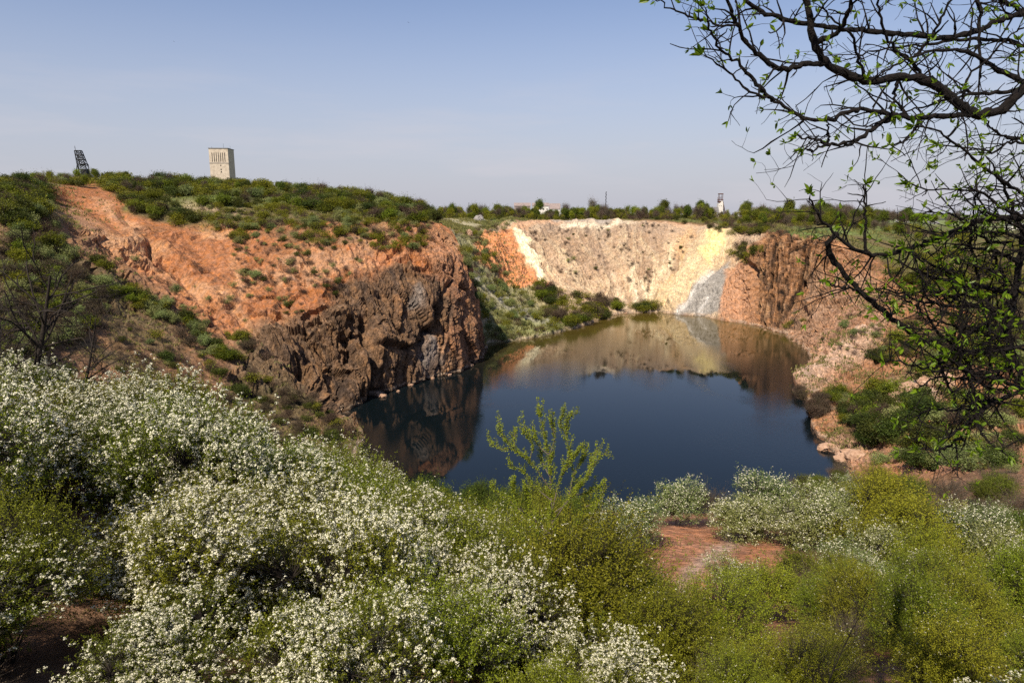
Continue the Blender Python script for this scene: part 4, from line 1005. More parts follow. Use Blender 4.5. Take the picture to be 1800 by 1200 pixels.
# ------------------------------------------------------------------ built things
def box_bm(V_, F_, c, s, rz=0):
    o = len(V_); cx, cy, cz = c; sx, sy, sz = s[0]/2, s[1]/2, s[2]/2; cc, ss = math.cos(rz), math.sin(rz)
    for dx, dy, dz in ((-1,-1,-1),(1,-1,-1),(1,1,-1),(-1,1,-1),(-1,-1,1),(1,-1,1),(1,1,1),(-1,1,1)):
        x, y = dx*sx, dy*sy; V_.append((cx+x*cc-y*ss, cy+x*ss+y*cc, cz+dz*sz))
    for f in ((0,3,2,1),(4,5,6,7),(0,1,5,4),(1,2,6,5),(2,3,7,6),(3,0,4,7)): F_.append([o+k for k in f])
def boxes(name, lst, mat, parent=None, rzs=None):
    V_, F_ = [], []
    for k, (c, s_) in enumerate(lst): box_bm(V_, F_, c, s_, rzs[k] if rzs else 0)
    return link(name, mesh_np(name, V_, F_), mat, parent)
def beams(name, lst, mat, parent=None, r=.25):
    v, f = tubes([(np.array([a, b], float), np.array([r if len(x) == 0 else x[0]]*2)) for a, b, *x in lst], 4)
    return link(name, mesh_np(name, v, f), mat, parent)
def wheel(name, c, R, mat, parent, axis='x', rz=0):
    ps = []
    def pt(a, r):
        p = (0, math.cos(a)*r, math.sin(a)*r) if axis == 'x' else (math.cos(a)*r, 0, math.sin(a)*r)
        return np.array(c)+np.array(p)
    ring = [(pt(a, R)) for a in np.linspace(0, 2*math.pi, 19)]
    ps.append((np.array(ring), np.full(19, R*.07)))
    L_ = []
    v, f = tubes(ps+[(np.array([pt(a, 0), pt(a, R)]), np.array([R*.04]*2)) for a in np.linspace(0, 2*math.pi, 9)[:-1]], 4)
    return link(name, mesh_np(name, v, f), mat, parent)
M['concrete'] = plain('weathered_concrete', (.60, .51, .41), .9, scale=.5, c2=(.40, .33, .26), bump=.2)
M['dark_hole'] = plain('window_dark', (.02, .02, .022), .4, scale=1)
M['white_wall'] = plain('whitewashed_wall', (.74, .70, .64), .85, scale=.6, c2=(.58, .53, .47))
M['pink_roof'] = plain('faded_roof', (.34, .27, .25), .85, scale=.8)
M['grey_roof'] = plain('grey_roof', (.20, .19, .19), .8, scale=.8)
M['rock_grey'] = plain('boulder_grey', (.34, .32, .30), .92, scale=1.1, c2=(.18, .16, .15), bump=.8)
M['rock_pink'] = plain('boulder_pink', (.50, .33, .23), .92, scale=1.2, c2=(.26, .145, .085), bump=.8)

# concrete winding tower on the left hill
D = 600; base = W(394, 330, D); x0, y0 = base[0], base[1]; zt = W(394, 263, D)[2]; zb = (ground(x0, y0) or Vector((0, 0, 60))).z-2
t = empty('concrete_tower', (x0, y0, zb), math.radians(4))
tag(t, 'tall square concrete winding tower with a row of narrow slits on the left hill', 'tower')
Wd, H_ = 15.6, zt-zb
sl = [(-5.3+i*1.72, H_-10.8, .60, 7.6) for i in range(7)]   # x, z bottom, width, height
def facade(name, Wd, H_, holes, depth, mat, parent, yf):
    xs = sorted({-Wd/2, Wd/2, *[h[0]-h[2]/2 for h in holes], *[h[0]+h[2]/2 for h in holes]}); zs = sorted({0, H_, *[h[1] for h in holes], *[h[1]+h[3] for h in holes]})
    V_, F_ = [], []
    for i in range(len(xs)-1):
        for j in range(len(zs)-1):
            a, b, c, d = xs[i], xs[i+1], zs[j], zs[j+1]; mx_, mz_ = (a+b)/2, (c+d)/2
            inh = any(abs(mx_-h[0]) < h[2]/2 and h[1] < mz_ < h[1]+h[3] for h in holes)
            if inh:
                continue
            box_bm(V_, F_, (mx_, yf+depth/2, mz_), (b-a, depth, d-c))
    return link(name, mesh_np(name, V_, F_), mat, parent)
holes = sl+[(1.2, H_-14.2, .9, 1.1), (1.3, H_-17.6, .9, 1.2), (1.3, H_-19.6, .9, 1.2)]
wl = facade('wall', Wd, H_, holes, .9, M['concrete'], t, -Wd/2)
boxes('shaft_walls', [((0, .45, H_/2), (Wd, Wd-.9, H_))], M['concrete'], t)
boxes('cornice', [((0, 0, H_+.35), (Wd+.6, Wd+.6, .6))], M['grey_roof'], t)
boxes('string_course', [((0, -Wd/2-.12, H_-11.7), (Wd+.3, .2, .35))], M['grey_roof'], t)
for h in holes: boxes('window', [((h[0], -Wd/2+.40, h[1]+h[3]/2), (h[2]-.02, .12, h[3]-.02))], M['dark_hole'], t)
beams('aerial', [((2, 0, H_+.7), (2, 0, H_+5), .08), ((6.5, 3, H_+.7), (6.5, 3, H_+3.4), .08), ((-6.8, -3, H_+.7), (-6.8, -3, H_+2.0), .1)], M['steel'], t)

# black steel headframe on the left
D = 900; zb_ = W(146, 316, D)[2]-8
px = D/1200*1.03
t = empty('steel_headframe', W(147, 330, D)[:2].tolist()+[zb_])
t.scale = (.86, .86, .97); tag(t, 'black lattice steel headframe with sheave wheels on the left skyline', 'headframe')
S_ = px; z0 = 0; top = W(147, 263, D)[2]-zb_
def lat(x0, x1, x2, x3, za, zb2, w0, w1, n):
    """trapezoid lattice column between heights"""
    L_ = []
    def q_(t_, sx, sy): 
        xa = x0+(x2-x0)*t_; xb = x1+(x3-x1)*t_; x = xa if sx < 0 else xb; y = (w0+(w1-w0)*t_)*sy; return (x, y, za+(zb2-za)*t_)
    for sx in (-1, 1):
        for sy in (-1, 1): L_.append((q_(0, sx, sy), q_(1, sx, sy), .7))
    for k in range(n):
        a, b = k/n, (k+1)/n
        for sy in (-1, 1):
            L_.append((q_(a, -1, sy), q_(b, 1, sy), .38)); L_.append((q_(a, 1, sy), q_(b, -1, sy), .38)); L_.append((q_(b, -1, sy), q_(b, 1, sy), .5))
        for sx in (-1, 1):
            L_.append((q_(a, sx, -1), q_(b, sx, 1), .38)); L_.append((q_(b, sx, -1), q_(b, sx, 1), .5))
    return L_
beams('lattice_frame', lat(-2*S_, 13*S_, -4*S_, 11*S_, 0, top*.62, 4.5, 3.4, 4)+lat(-5*S_, 10*S_, -8*S_, 3*S_, top*.62, top, 3.4, 2.2, 3), M['steel'], t)
beams('back_leg', [((-15*S_, -3, 0), (-6*S_, -2, top*.62), .45), ((-15*S_, 3, 0), (-6*S_, 2, top*.62), .45), ((-12*S_, -3, 0), (-4*S_, -2, top*.75), .35), ((-12.5*S_, -3, top*.2), (-9*S_, 3, top*.42), .25), ((-12.5*S_, 3, top*.2), (-9*S_, -3, top*.42), .25)], M['steel'], t)
boxes('enclosure', [((6*S_, 0, top*.24), (11*S_, 7, top*.48)), ((3*S_, 0, top*.60), (6.5*S_, 5, top*.05))], M['steel'], t)
boxes('platform', [((3*S_, 0, top*.62), (16*S_, 7.5, .5)), ((0, 0, top*.80), (13*S_, 6.5, .5)), ((-2.5*S_, 0, top), (11*S_, 5.0, .5))], M['steel'], t)
wheel('sheave', (-.6*S_, -1.2, top*.70), 3.0, M['steel'], t, 'y'); wheel('sheave', (-1.2*S_, 1.2, top*.88), 2.8, M['steel'], t, 'y')
beams('mast', [((-7.6*S_, 0, top), (-8.2*S_, 0, top+6), .35), ((-8.9*S_, 0, top+3.5), (-7.2*S_, 0, top+3.5), .15)], M['steel'], t)
beams('stay_cable', [((-8*S_, 0, top*.45), (-27*S_, 0, 4), .10)], M['steel'], t)

# headframe with white base on the right skyline
D = 850; zb_ = W(1265, 368, D)[2]-6
t = empty('white_headframe', W(1265, 376, D)[:2].tolist()+[zb_])
tag(t, 'small headframe with a white base building and rusty wheels above the far trees', 'headframe')
s1 = D/1200
zt = W(1265, 341, D)[2]-zb_
boxes('base_building', [((-.2*s1, 0, zt*.27), (8.2*s1, 7, zt*.54)), ((1.0*s1, 0, zt*.6), (5.2*s1, 5, zt*.12))], M['white_wall'], t)
for dx in (-1.9, 1.1): boxes('window', [((dx*s1, -3.53, zt*.42), (1.0*s1, .1, 1.1*s1))], M['dark_hole'], t)
beams('frame', [((-3.2*s1, -2, zt*.5), (-2.6*s1, -2, zt), .25), ((3.0*s1, -2, zt*.5), (3.0*s1, -2, zt), .25), ((-3.2*s1, 2, zt*.5), (-2.6*s1, 2, zt), .25), ((3.0*s1, 2, zt*.5), (3.0*s1, 2, zt), .25), ((3.2*s1, -2.2, zt*.66), (9.4*s1, -2.2, 0), .5), ((3.2*s1, 2.2, zt*.66), (9.4*s1, 2.2, 0), .5), ((4.6*s1, -2.2, zt*.45), (6.6*s1, 2.2, zt*.3), .3),
   ((-4.5*s1, 0, zt*.7), (-2.2*s1, 0, zt*.58), .5), ((-4.8*s1, 0, zt*.84), (-4.2*s1, 0, zt*.68), .2)], M['rust'], t)
boxes('platform', [((0, 0, zt), (7.6*s1, 4.6, 1.1)), ((0, 0, zt*.71), (8.6*s1, 5, .9)), ((-1.8*s1, 0, zt*.62), (4.5*s1, 5.4, 1.6))], M['rust'], t)
wheel('sheave', (-1.6*s1, 0, zt*.80), 2.1*s1, M['rust'], t, 'y'); wheel('sheave', (2.0*s1, 0, zt*.80), 2.1*s1, M['rust'], t, 'y')

# mast, poles
def pole(u, vt, D, label, nm='utility_pole', cat='pole', r=.12, arms=True, group=None):
    p = W(u, vt, D); g = ground(p[0], p[1]); gz = (g.z if g else 40)-.5; h = p[2]-gz
    t = empty(nm, (p[0], p[1], gz)); tag(t, label, cat, group)
    beams('post', [((0, 0, 0), (0, 0, h), r)], M['steel'], t)
    if arms: beams('crossarm', [((-.9, 0, h-.6), (.9, 0, h-.6), r*.7)], M['steel'], t)
    return t, h
t, h = pole(1065.5, 337, 700, 'tall thin lattice mast rising from the far tree belt', 'radio_mast', 'mast', .30, False)
beams('bracing', [((.6*(-1)**k, 0, h*k/16), (-.6*(-1)**k, 0, h*(k+1)/16), .16) for k in range(16)], M['steel'], t)
for u in (838, 824, 1310, 1345, 1330):
    pole(u, 356 if u < 1000 else 362, 640, 'distant utility pole barely above the tree line', group='distant utility poles')

# far buildings
def shed(u0, u1, v0, v1, D, label, wall, roof, nwin=4, group=None):
    a = W(u0, v1, D); b = W(u1, v1, D); zt = W(u0, v0, D)[2]; g = ground((a[0]+b[0])/2, D); gz = g.z-.3 if g else 40
    wd = b[0]-a[0]; h = zt-gz
    t = empty('long_building' if wd > 14 else 'house', ((a[0]+b[0])/2, D, gz)); tag(t, label, 'building' if wd > 14 else 'house', group)
    hw = h*.78 if wd > 14 else h*.6
    boxes('wall', [((0, 0, hw/2), (wd, 9, hw))], wall, t)
    V_ = [(-wd/2-.4, -5, hw), (wd/2+.4, -5, hw), (wd/2+.4, 5, hw), (-wd/2-.4, 5, hw), (-wd/2-.4, 0, h), (wd/2+.4, 0, h)]
    me = bpy.data.meshes.new('roof'); me.from_pydata(V_, [], [(0, 1, 5, 4), (2, 3, 4, 5), (0, 4, 3), (1, 2, 5), (0, 3, 2, 1)]); link('roof', me, roof, t)
    for k in range(nwin):
        boxes('window', [((-wd/2+wd*(k+.5)/nwin, -4.52, hw*.72), (wd/nwin*.3, .06, min(1.6, hw*.3)))], M['dark_hole'], t)
    return t
shed(904, 932, 356.5, 364, 690, 'low pinkish building with a rusty roof left of the white sheds on the skyline', M['pink_roof'], M['pink_roof'], 3)
shed(936, 964, 356.5, 364, 670, 'long white shed standing above the far tree belt', M['white_wall'], M['pink_roof'], 5)
shed(966, 984, 357.5, 364, 700, 'low building with a faded pink roof right of the white shed', M['white_wall'], M['pink_roof'], 2)
shed(1248, 1262, 364, 370, 830, 'small pale annex left of the white headframe', M['white_wall'], M['grey_roof'], 2)
shed(1301, 1340, 364, 372, 640, 'long pale stone building right of the white headframe', M['white_wall'], M['grey_roof'], 6)
shed(1577, 1593, 384, 393, 700, 'white house with a pale roof on the far right plain', M['white_wall'], M['white_wall'], 3)
shed(1628, 1646, 389, 398, 650, 'low white house among bare trees seen through the branches', M['white_wall'], M['grey_roof'], 3)
shed(1772, 1794, 391, 401, 620, 'pale house near the right edge seen behind the branches', M['white_wall'], M['grey_roof'], 3)

# boulders
def boulder(u, v, w_, h_, mat, label, group=None, seed=0, D=None):
    h = hit(u, v); loc = h[0]
    import bmesh
    bm = bmesh.new(); bmesh.ops.create_icosphere(bm, subdivisions=5, radius=1)
    P = np.array([x.co for x in bm.verts])
    k1_, k2_, _ = worley(P*1.3+seed*7.1, 60+seed); fc = worley.facet
    d = .80+.30*fc+.16*fbm(P*1.7+seed, 4, 80+seed, .55)+.05*ridged(P*4+seed, 3, 5)
    P = P*d[:, None]*np.array([w_/2, w_/2*.8, h_])
    for x, c in zip(bm.verts, P): x.co = c
    me = bpy.data.meshes.new('boulder'); bm.to_mesh(me); bm.free()
    o = link('boulder', me, mat); o.location = loc; tag(o, label, 'rock', group); return o
k = 1/1200
boulder(842, 388, 22*k*390, 16*k*390*.7, M['rock_grey'], 'big grey boulder among bushes at the top left of the far bowl', seed=1)
boulder(808+16, 412, 14*k*360, 12*k*360*.7, M['rock_pink'], 'pale orange boulder on the slope below the grey boulder', seed=2)
boulder(1018, 559, 44*k*310, 14*k*310*.7, M['rock_pink'], 'low pink rock outcrop at the far left shore', seed=3)
boulder(1598, 694, 64*k*170, 20*k*170, M['rock_pink'], 'large pale pink rock standing out of green bushes on the right slope', seed=4)
boulder(1650, 672, 60*k*180, 18*k*180, M['rock_pink'], 'pink rock ledge behind the branches uphill of the large pale rock', seed=5)
boulder(1455, 790, 46*k*146, 24*k*146*.7, M['rock_pink'], 'pale pointed rock jutting into the water at the right shore', seed=6)
boulder(1500, 805, 70*k*136, 30*k*136*.6, M['rock_pink'], 'broken reddish rock ledge along the right shore below the bushes', seed=7)
boulder(975, 540, 16*k*330, 12*k*330*.6, M['rock_pink'], 'small orange rock among the bushes behind the far shore', seed=8)

rb = [bpy.data.objects['boulder.002'], bpy.data.objects['boulder.006']]
for i_, (u, v) in enumerate([(672,697),(700,688),(722,677),(760,665),(790,659),(828,643),(1100,551),(1290,563),(1345,580),(1395,600),(1425,625),(1400,668),(1480,812)]):
    a_ = ray(u, v); p = np.array([0, 0, CAMZ])+a_*(-CAMZ/a_[2]); src = rb[i_ % 2]
    o = src.copy(); COL.objects.link(o); o.name = 'fallen_rock'; o.location = p; o.rotation_euler = (0, 0, i_*1.7); s__ = RNG.uniform(.14, .3); o.scale = (s__, s__, s__*1.3)
    tag(o, 'small fallen rock at the waterline below the quarry face', 'rock', 'fallen rocks along the waterline')
# birds
for u, v, D, lab in [(718, 40, 120, 'tiny dark bird high in the sky above the pond'), (305, 73, 130, 'tiny dark bird high in the sky above the left hill')]:
    p = W(u, v, D)
    Vb = [(0, .25, 0), (.06, 0, .03), (0, -.28, 0), (-.06, 0, .03), (0, 0, -.05), (.5, -.05, .14), (.22, .12, .07), (.2, -.1, .06), (-.5, -.05, .14), (-.22, .12, .07), (-.2, -.1, .06), (.07, -.4, 0), (-.07, -.4, 0)]
    Fb = [(0, 1, 4), (0, 4, 3), (1, 2, 4), (2, 3, 4), (0, 3, 1), (1, 3, 2), (1, 6, 5), (1, 5, 7), (3, 8, 9), (3, 10, 8), (2, 11, 12)]
    me = bpy.data.meshes.new('bird'); me.from_pydata(Vb, [], Fb); o = link('bird', me, M['steel']); o.location = p; o.rotation_euler = (.5, .3, 1.0); o.scale = (.6,)*3
    tag(o, lab, 'bird')

# ------------------------------------------------------------------ skeleton-drawn trees
def spline(P, n):
    P = np.array(P, float); t_ = np.concatenate([[0], np.cumsum(np.linalg.norm(np.diff(P, axis=0), axis=1))])
    q_ = np.linspace(0, t_[-1], n)
    if len(P) < 3: return np.stack([np.interp(q_, t_, P[:, k]) for k in range(3)], -1)
    m = np.gradient(P, t_, axis=0); k = np.clip(np.searchsorted(t_, q_, side='right')-1, 0, len(t_)-2); h = (t_[k+1]-t_[k])[:, None]; s = (q_-t_[k])[:, None]/h
    return ((1+2*s)*(1-s)**2)*P[k]+s*(1-s)**2*h*m[k]+s*s*(3-2*s)*P[k+1]+s*s*(s-1)*h*m[k+1]
def twigs(start, d, L_, r, depth, wood, tips, knob=.12, curve=.35, nchild=(2, 4), dec=.62, grav=np.zeros(3), mult=1.):
    n = max(4, int(L_/.06)); n = min(n, 14); P = [np.array(start)]; d = d/np.linalg.norm(d)
    for i in range(n):
        d = d+RNG.normal(size=3)*curve/n**.5+grav/n; d = d/np.linalg.norm(d); P.append(P[-1]+d*L_/n)
    P = np.array(P); R = np.linspace(r, r*.45, len(P))*(1+knob*RNG.normal(size=len(P)))
    wood.append((P, np.abs(R)+.0004)); tips.append((P[-1], d, r))
    if depth > 0:
        for c in range(RNG.integers(*nchild)+0):
            i = RNG.integers(max(1, len(P)//5), len(P)); T = unit(P[i]-P[i-1]); side = unit(np.cross(T, RNG.normal(size=3)))
            twigs(P[i], T*.55+side*(.75+.3*RNG.random()), L_*dec*(.6+.6*RNG.random()), R[i]*.68, depth-1, wood, tips, knob, curve, nchild, dec, grav, mult)
def bud_leaves(tips, per, size, prob, mat, name, parent, spread=.6):
    Cn, Ax, Sz = [], [], []
    for p, d, r, *big in tips:
        if not big and RNG.random() > prob: continue
        for k in range(RNG.integers(*per)+(4 if big else 0)):
            a = unit(d+RNG.normal(size=3)*spread); s_ = (1.5 if big else 1)*size*(.5+.8*RNG.random()); Cn.append(p+a*s_*.5); Ax.append(a); Sz.append(s_)
    Cn = np.array(Cn); Ax = np.array(Ax); Sz = np.array(Sz); n = len(Cn)
    Nr = unit(np.cross(Ax, rdir(n))); B = np.cross(Ax, Nr)
    h = Sz[:, None]
    # folded leaf: midrib + two wings of two quads
    v = np.stack([Cn-Ax*h*.5, Cn+B*h*.17-Ax*h*.12+Nr*h*.09, Cn+B*h*.12+Ax*h*.22+Nr*h*.05, Cn+Ax*h*.5-Nr*h*.05, Cn-B*h*.12+Ax*h*.22+Nr*h*.05, Cn-B*h*.17-Ax*h*.12+Nr*h*.09, Cn+Ax*h*.02-Nr*h*.02], 1).reshape(-1, 3)
    o = (np.arange(n)*7)[:, None]
    f = np.concatenate([o+np.array([[0, 1, 2, 6]]), o+np.array([[6, 2, 3, 4]]), o+np.array([[0, 6, 4, 5]])])
    me = mesh_np(name, v, f); attr_f(me, 'var', np.repeat(RNG.random(n), 7)); return link(name, me, mat, parent)

# overhanging fruit tree at the upper right (trunk stands outside the frame)
tx, ty = 5.6, 5.2; gz = ground(tx, ty).z
LIMBS = [  # (px width, depth start, depth end, [(u,v)...])
 (30, 5.0, 4.6, [(1880,95),(1835,130),(1796,158),(1763,192),(1712,200),(1690,186),(1668,169),(1628,143),(1580,134),(1525,143),(1481,128),(1452,112),(1438,90),(1430,72),(1424,30),(1415,-30)]),
 (15, 4.9, 4.3, [(1712,200),(1665,204),(1617,207),(1573,203),(1525,194),(1492,195),(1463,209),(1433,213),(1397,200),(1360,177),(1320,161),(1287,132),(1261,114),(1235,97)]),
 (9, 4.5, 4.1, [(1360,177),(1325,140),(1298,110),(1265,88),(1254,66),(1243,40),(1240,10)]),
 (14, 4.7, 4.2, [(1452,112),(1415,112),(1375,122),(1338,99),(1309,73),(1294,44),(1280,7),(1272,-30)]),
 (5, 4.2, 4.0, [(1290,46),(1255,42),(1232,35),(1190,20),(1147,-2)]),
 (11, 4.8, 4.3, [(1573,203),(1536,224),(1510,243),(1488,253),(1455,253),(1430,245),(1397,240)]),
 (5, 4.4, 4.3, [(1455,252),(1442,260),(1425,264),(1411,262)]),
 (6, 4.5, 4.4, [(1455,250),(1457,230),(1455,212)]),
 (16, 5.6, 4.8, [(1900,5),(1850,10),(1800,22),(1763,34),(1727,51),(1672,66),(1625,64),(1580,59),(1525,55),(1463,48),(1397,37),(1360,29),(1316,7),(1290,-20)]),
 (18, 5.3, 4.7, [(1870,170),(1830,160),(1800,146),(1734,110),(1690,88),(1653,88),(1609,99),(1562,121),(1530,140)]),
 (13, 5.2, 4.8, [(1840,190),(1800,161),(1755,163),(1708,165),(1646,181),(1598,194),(1573,201)]),
 (10, 5.7, 5.2, [(1880,90),(1800,80),(1763,72),(1690,70),(1635,77),(1573,84),(1520,95),(1475,110)]),
 (9, 5.0, 4.6, [(1580,134),(1575,160),(1568,185),(1572,202)]),
 (12, 4.9, 4.5, [(1430,73),(1470,60),(1490,25),(1500,-30)]), (8, 5.2, 5., [(1720,-20),(1721,60),(1722,130),(1718,180)]), (10, 5.5, 5.2, [(1800,22),(1760,0),(1730,-25)]),
 (8, 5.0, 4.6, [(1628,141),(1600,110),(1560,70),(1545,20),(1540,-20)]), (7, 5.2, 5., [(1609,99),(1640,60),(1660,20),(1690,-20)]),
 (6, 4.9, 4.6, [(1617,206),(1600,240),(1580,252),(1567,256)]), (7, 4.9, 4.5, [(1525,143),(1510,110),(1500,70),(1470,40),(1440,0)]), (6, 5.1, 4.9, [(1690,186),(1700,140),(1740,100),(1780,60),(1830,40)]),
 (11, 5.2, 4.5, [(1870,420),(1830,345),(1800,342),(1760,315),(1730,295),(1700,270),(1670,245),(1640,225),(1607,220)]),
 (7, 5.1, 4.7, [(1850,240),(1800,252),(1775,250),(1750,265),(1720,262),(1650,255)]), (7, 5.1, 4.8, [(1800,250),(1765,238),(1740,222),(1730,205)]),
 # lower crown
 (22, 5.2, 4.4, [(1880,360),(1800,382),(1737,386),(1688,403),(1634,424),(1598,434),(1566,446),(1521,446),(1494,433),(1467,408),(1445,385),(1427,358),(1422,340)]),
 (8, 4.5, 4.4, [(1521,446),(1521,390),(1521,345),(1518,322)]),
 (13, 4.7, 4.9, [(1470,412),(1455,425),(1458,439),(1476,471),(1512,511),(1553,547),(1602,583),(1652,612),(1700,622),(1760,615),(1830,600)]),
 (6, 4.7, 4.5, [(1512,511),(1490,506),(1467,502),(1450,494)]),
 (20, 5.3, 4.6, [(1880,640),(1800,684),(1760,702),(1715,732),(1688,754),(1665,770),(1647,783)]),
 (16, 5.2, 4.5, [(1840,560),(1773,572),(1715,616),(1670,624),(1652,642),(1616,647),(1580,634),(1557,633)]),
 (26, 5.4, 5.0, [(1890,250),(1840,330),(1800,420),(1782,525),(1773,572),(1785,640),(1830,700)]),
 (9, 5.0, 4.5, [(1840,400),(1800,381),(1760,366),(1724,338),(1670,333),(1616,331),(1593,318)]),
 (12, 5.0, 4.6, [(1800,684),(1760,668),(1715,660),(1690,646),(1660,625)]), (9, 4.8, 4.6, [(1715,732),(1710,682),(1692,646),(1686,612),(1690,560),(1700,500)]),
 (9, 4.9, 4.7, [(1715,732),(1724,759),(1755,790),(1772,800)]), (11, 5.1, 4.8, [(1780,520),(1740,505),(1700,500),(1650,490),(1600,470),(1560,450)]),
 (10, 5.1, 4.8, [(1790,460),(1740,440),(1690,430),(1640,425)]), (9, 5.2, 5., [(1800,420),(1770,340),(1750,300),(1730,270)]), (9, 5.2, 4.8, [(1775,560),(1730,540),(1680,540),(1620,530),(1560,510),(1512,508)]),
 (8, 5.2, 4.9, [(1785,640),(1750,660),(1730,700),(1690,720),(1640,720),(1600,735)]), (9, 5.2, 5., [(1782,525),(1760,480),(1745,430),(1737,386)]), (8, 5, 4.8, [(1652,612),(1660,660),(1680,700),(1688,754)]),
]
for _ in range(16):          # thinner boughs filling the lower crown
    a_u, a_v = RNG.uniform(1700, 1830), RNG.uniform(420, 700); ps = [(a_u, a_v)]; ang = RNG.uniform(2.2, 4.0)
    for i_ in range(RNG.integers(4, 8)):
        ang += RNG.normal()*.35; a_u += 36*math.cos(ang); a_v -= 30*math.sin(ang); ps.append((a_u, max(330, min(790, a_v))))
    LIMBS.append((RNG.uniform(5, 10), 5.1, 4.7, ps))
tree = empty('overhanging_tree', (tx, ty, gz)); tag(tree, 'dark gnarled tree with opening green buds reaching in from the upper right', 'tree')
org = np.array([tx, ty, gz]); wood, tips_, limb_ends = [], [], []
hub = [org+np.array([0, 0, -.6]), org+np.array([.12, .05, 1.2]), org+np.array([.05, .1, 2.6]), org+np.array([.35, .05, 4.2]), np.array([W(1905, 300, 5.5)[0]+.1, 5.5, W(1905, 300, 5.5)[2]]), W(1925, 120, 5.5), W(1960, -60, 5.7), W(1990, -300, 6)]
hubS = spline(hub, 40); wood.append((hubS, np.linspace(.20, .10, 40)*(1+.05*RNG.normal(size=40))))
for k, (wpx, d0, d1, pts) in enumerate(LIMBS):
    P = np.array([W(u, v, d0+(d1-d0)*i/(len(pts)-1)) for i, (u, v) in enumerate(pts)])
    if pts[0][0] > 1825: P = np.concatenate([[hubS[np.argmin(((hubS-P[0])**2).sum(1))]], P])
    n = max(8, int(len(P)*5)); Sx = spline(P, n)+RNG.normal(size=(n, 3))*.006
    r0 = wpx/2/1200*d0*(.76 if wpx < 14 else .64); tl_ = np.linspace(0, 1, n); Rr = (r0*(1-tl_**1.3)+max(.004, r0*(.5 if abs(pts[-1][1]) > 1150 or pts[-1][1] < 0 or pts[-1][0] > 1780 else .16))*tl_**1.3)*(1+.10*np.clip(RNG.normal(size=n), -2, 2.5)); Rr[-1] = .0012; wood.append((Sx, Rr)); limb_ends.append((Sx[-1], unit(Sx[-1]-Sx[-2]), Rr[-1]))
    ln = np.linalg.norm(np.diff(Sx, axis=0), axis=1).sum(); m = int(ln*(19 if pts[-1][1] > 300 else 12.5))+1
    for j in range(m):
        i = RNG.integers(1, n); T = unit(Sx[i]-Sx[i-1]); side = unit(np.cross(T, RNG.normal(size=3)))
        if RNG.random() < .35:      # stubby spur
            twigs(Sx[i], side+T*.3, .05+.08*RNG.random(), .0045, 0, wood, tips_, .2, .5)
        else:
            twigs(Sx[i], T*.6+side*.9+np.array([0, 0, .12]), .10+.30*RNG.random(), min(Rr[i]*.55, .0065), 1 if RNG.random() < .75 else 2, wood, tips_, .16, .34, (1, 4), .55)
wood = [(p-org, r) for p, r in wood]; v, f = tubes(wood, 6)
me = mesh_np('branches', v, f, True); link('branches', me, M['bark_dark'], tree)
bud_leaves([(p-org, d, r) for p, d, r in tips_]+[(p-org, d, r, 1) for p, d, r in limb_ends], (3, 6), .046, .27, M['bud'], 'leaf_buds', tree)

# slender sapling against the water
D = 17.0; g = ground((962-900)/F*D*1.1, D); b0 = np.array(g)-np.array([0, 0, .3])
sap = empty('sapling', g); tag(sap, 'slender young tree with upright lime green shoots standing out against the dark water', 'sapling')
SP = [(9, [(972,1010),(972,930),(968,860),(965,800),(958,770),(950,735),(946,712)]), (6, [(970,900),(985,840),(1000,800),(995,760),(1000,735),(1018,722)]), (6, [(968,860),(930,810),(905,790),(885,770),(872,748)]), (5, [(905,790),(880,788),(862,782)]), (5, [(905,790),(903,770),(905,752)]),
 (5, [(930,815),(935,780),(922,755),(925,748)]), (6, [(970,920),(1005,870),(1030,840),(1045,815),(1060,800),(1078,802)]), (5, [(1030,840),(1040,810),(1050,790)]), (5, [(1000,872),(1010,830),(1025,800),(1020,780)]), (5, [(985,840),(1005,810),(1015,790)]),
 (5, [(965,800),(975,770),(970,740),(975,725)]), (5, [(965,800),(945,780),(938,750)]), (5, [(995,765),(985,740),(990,722)]), (6, [(970,940),(920,900),(895,880),(870,862),(862,850)]), (5, [(920,900),(905,870),(900,845)]), (5, [(970,880),(935,850),(915,825),(900,822)]), (5, [(1005,870),(1035,865),(1060,850)]), (5, [(1030,890),(1050,880),(1065,860)]), (6, [(970,960),(1010,930),(1040,900),(1055,880)]), (5, [(968,840),(955,815),(950,790)]), (5, [(975,900),(1000,880),(1015,850)]), (5, [(972,950),(945,920),(930,890),(928,865)])]
wood, Cn, Ax, Sz = [], [], [], []
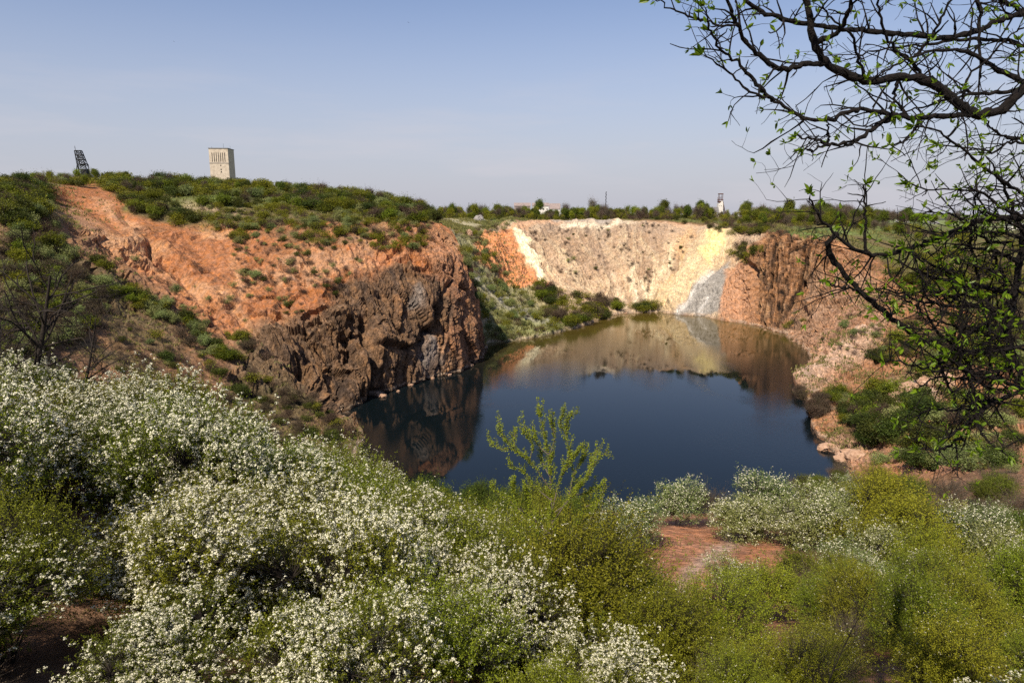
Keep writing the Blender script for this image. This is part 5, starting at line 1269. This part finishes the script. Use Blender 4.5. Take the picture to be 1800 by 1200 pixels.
for k, (wpx, pts) in enumerate(SP):
    dd = D+(RNG.normal()*.35 if k else 0)
    P = np.array([W(u, v, D if i == 0 else D+(dd-D)*min(1, i/2)) for i, (u, v) in enumerate(pts)])
    if k == 0: P = np.concatenate([[b0], P])
    Sx = spline(P, 26); r0 = .5*wpx/1200*D*(1.0 if k == 0 else .5); wood.append((Sx-np.array(g), np.linspace(r0 if k else .07, .004, 26)))
    ln = np.linalg.norm(np.diff(Sx, axis=0), axis=1).sum(); lo = 8 if k == 0 else 5
    sh = [Sx[lo:]]
    for j in range(int(ln*10)):
        i = RNG.integers(lo+2, 25); T = unit(Sx[i]-Sx[i-1]); d0 = T*.9+unit(np.cross(T, RNG.normal(size=3)))*.55+np.array([0, 0, .45]); L_ = .12+.42*RNG.random()**1.5
        q_ = spline(np.array([Sx[i], Sx[i]+unit(d0)*L_*.5, Sx[i]+unit(unit(d0)+np.array([0, 0, .5]))*L_]), 6); sh.append(q_); wood.append((q_-np.array(g), np.linspace(.007, .003, 6)))
    for q_ in sh:
        seglen = np.linalg.norm(np.diff(q_, axis=0), axis=1).sum(); m = int(seglen*190)
        tq = RNG.random(m)*(len(q_)-1.001); i0 = tq.astype(int); fr_ = (tq-i0)[:, None]; Pp = q_[i0]*(1-fr_)+q_[i0+1]*fr_; T = unit(q_[i0+1]-q_[i0])
        sd = unit(np.cross(T, RNG.normal(size=(m, 3)))); a = unit(T*.6+sd); s_ = .022+.034*RNG.random(m)**1.4; Cn.append(Pp+a*(s_*.55+.035*RNG.random(m)**2)[:, None]+RNG.normal(size=(m, 3))*.014-np.array(g)); Ax.append(a); Sz.append(s_)
v, f = tubes(wood, 5); link('trunk', mesh_np('trunk', v, f, True), M['bark_grey'], sap)
link('foliage', leaf_mesh('foliage', np.concatenate(Cn), np.concatenate(Ax), np.concatenate(Sz), .6, M['lime'], .5), None, sap)

# bare dark trees at the left edge
def bare_tree(u, v, D, H_, lean, label, r=.09, seed=1, mat=None):
    x = (u-900)/F*D*1.04; g = ground(x, D); wood, tp = [], []
    base_ = np.array([0, 0, -.3]); P = spline(np.array([base_, [lean*.1*H_, 0, H_*.3], [lean*.32*H_, .1, H_*.6], [lean*.55*H_, 0, H_]]), 18); wood.append((P, np.linspace(r, r*.25, 18)))
    for j in range(26):
        i = RNG.integers(4, 17); T = unit(P[i]-P[i-1]); side = unit(np.cross(T, RNG.normal(size=3)))
        twigs(P[i], T*.6+side+np.array([lean*.3, 0, .35]), H_*(.18+.22*RNG.random()), r*.45*(1-i/26), 3, wood, tp, .06, .35, (2, 5), .58)
    t = empty('bare_tree', g); tag(t, label, 'bare tree'); v_, f_ = tubes(wood, 4); link('trunk', mesh_np('trunk', v_, f_, True), mat or M['bark'], t)
    bud_leaves(tp, (1, 2), .05, .15, M['green'], 'sparse_leaves', t)
bare_tree(25, 650, 26, 7.8, .5, 'dark leafless tree leaning right at the left edge above the blossoming thicket', .20)
bare_tree(-10, 560, 30, 7.5, .2, 'dark leafless tree cut by the left edge of the frame', .17)
bare_tree(120, 660, 32, 7, .5, 'smaller leafless tree leaning over the hollow right of the dark leaning tree', .12)
bare_tree(1480, 1230, 11.5, 2.7, .5, 'thin dark leafless sapling rising from the flowering shrubs at the bottom right', .022)
bare_tree(1370, 930, 62, 3.6, .1, 'pale leafless little tree at the near shore right of the blossoming row', .05, mat=M['bark_grey'])
bare_tree(1330, 930, 66, 3.6, -.1, 'pale leafless little tree standing against the dark water near the blossoming row', .05, mat=M['bark_grey'])
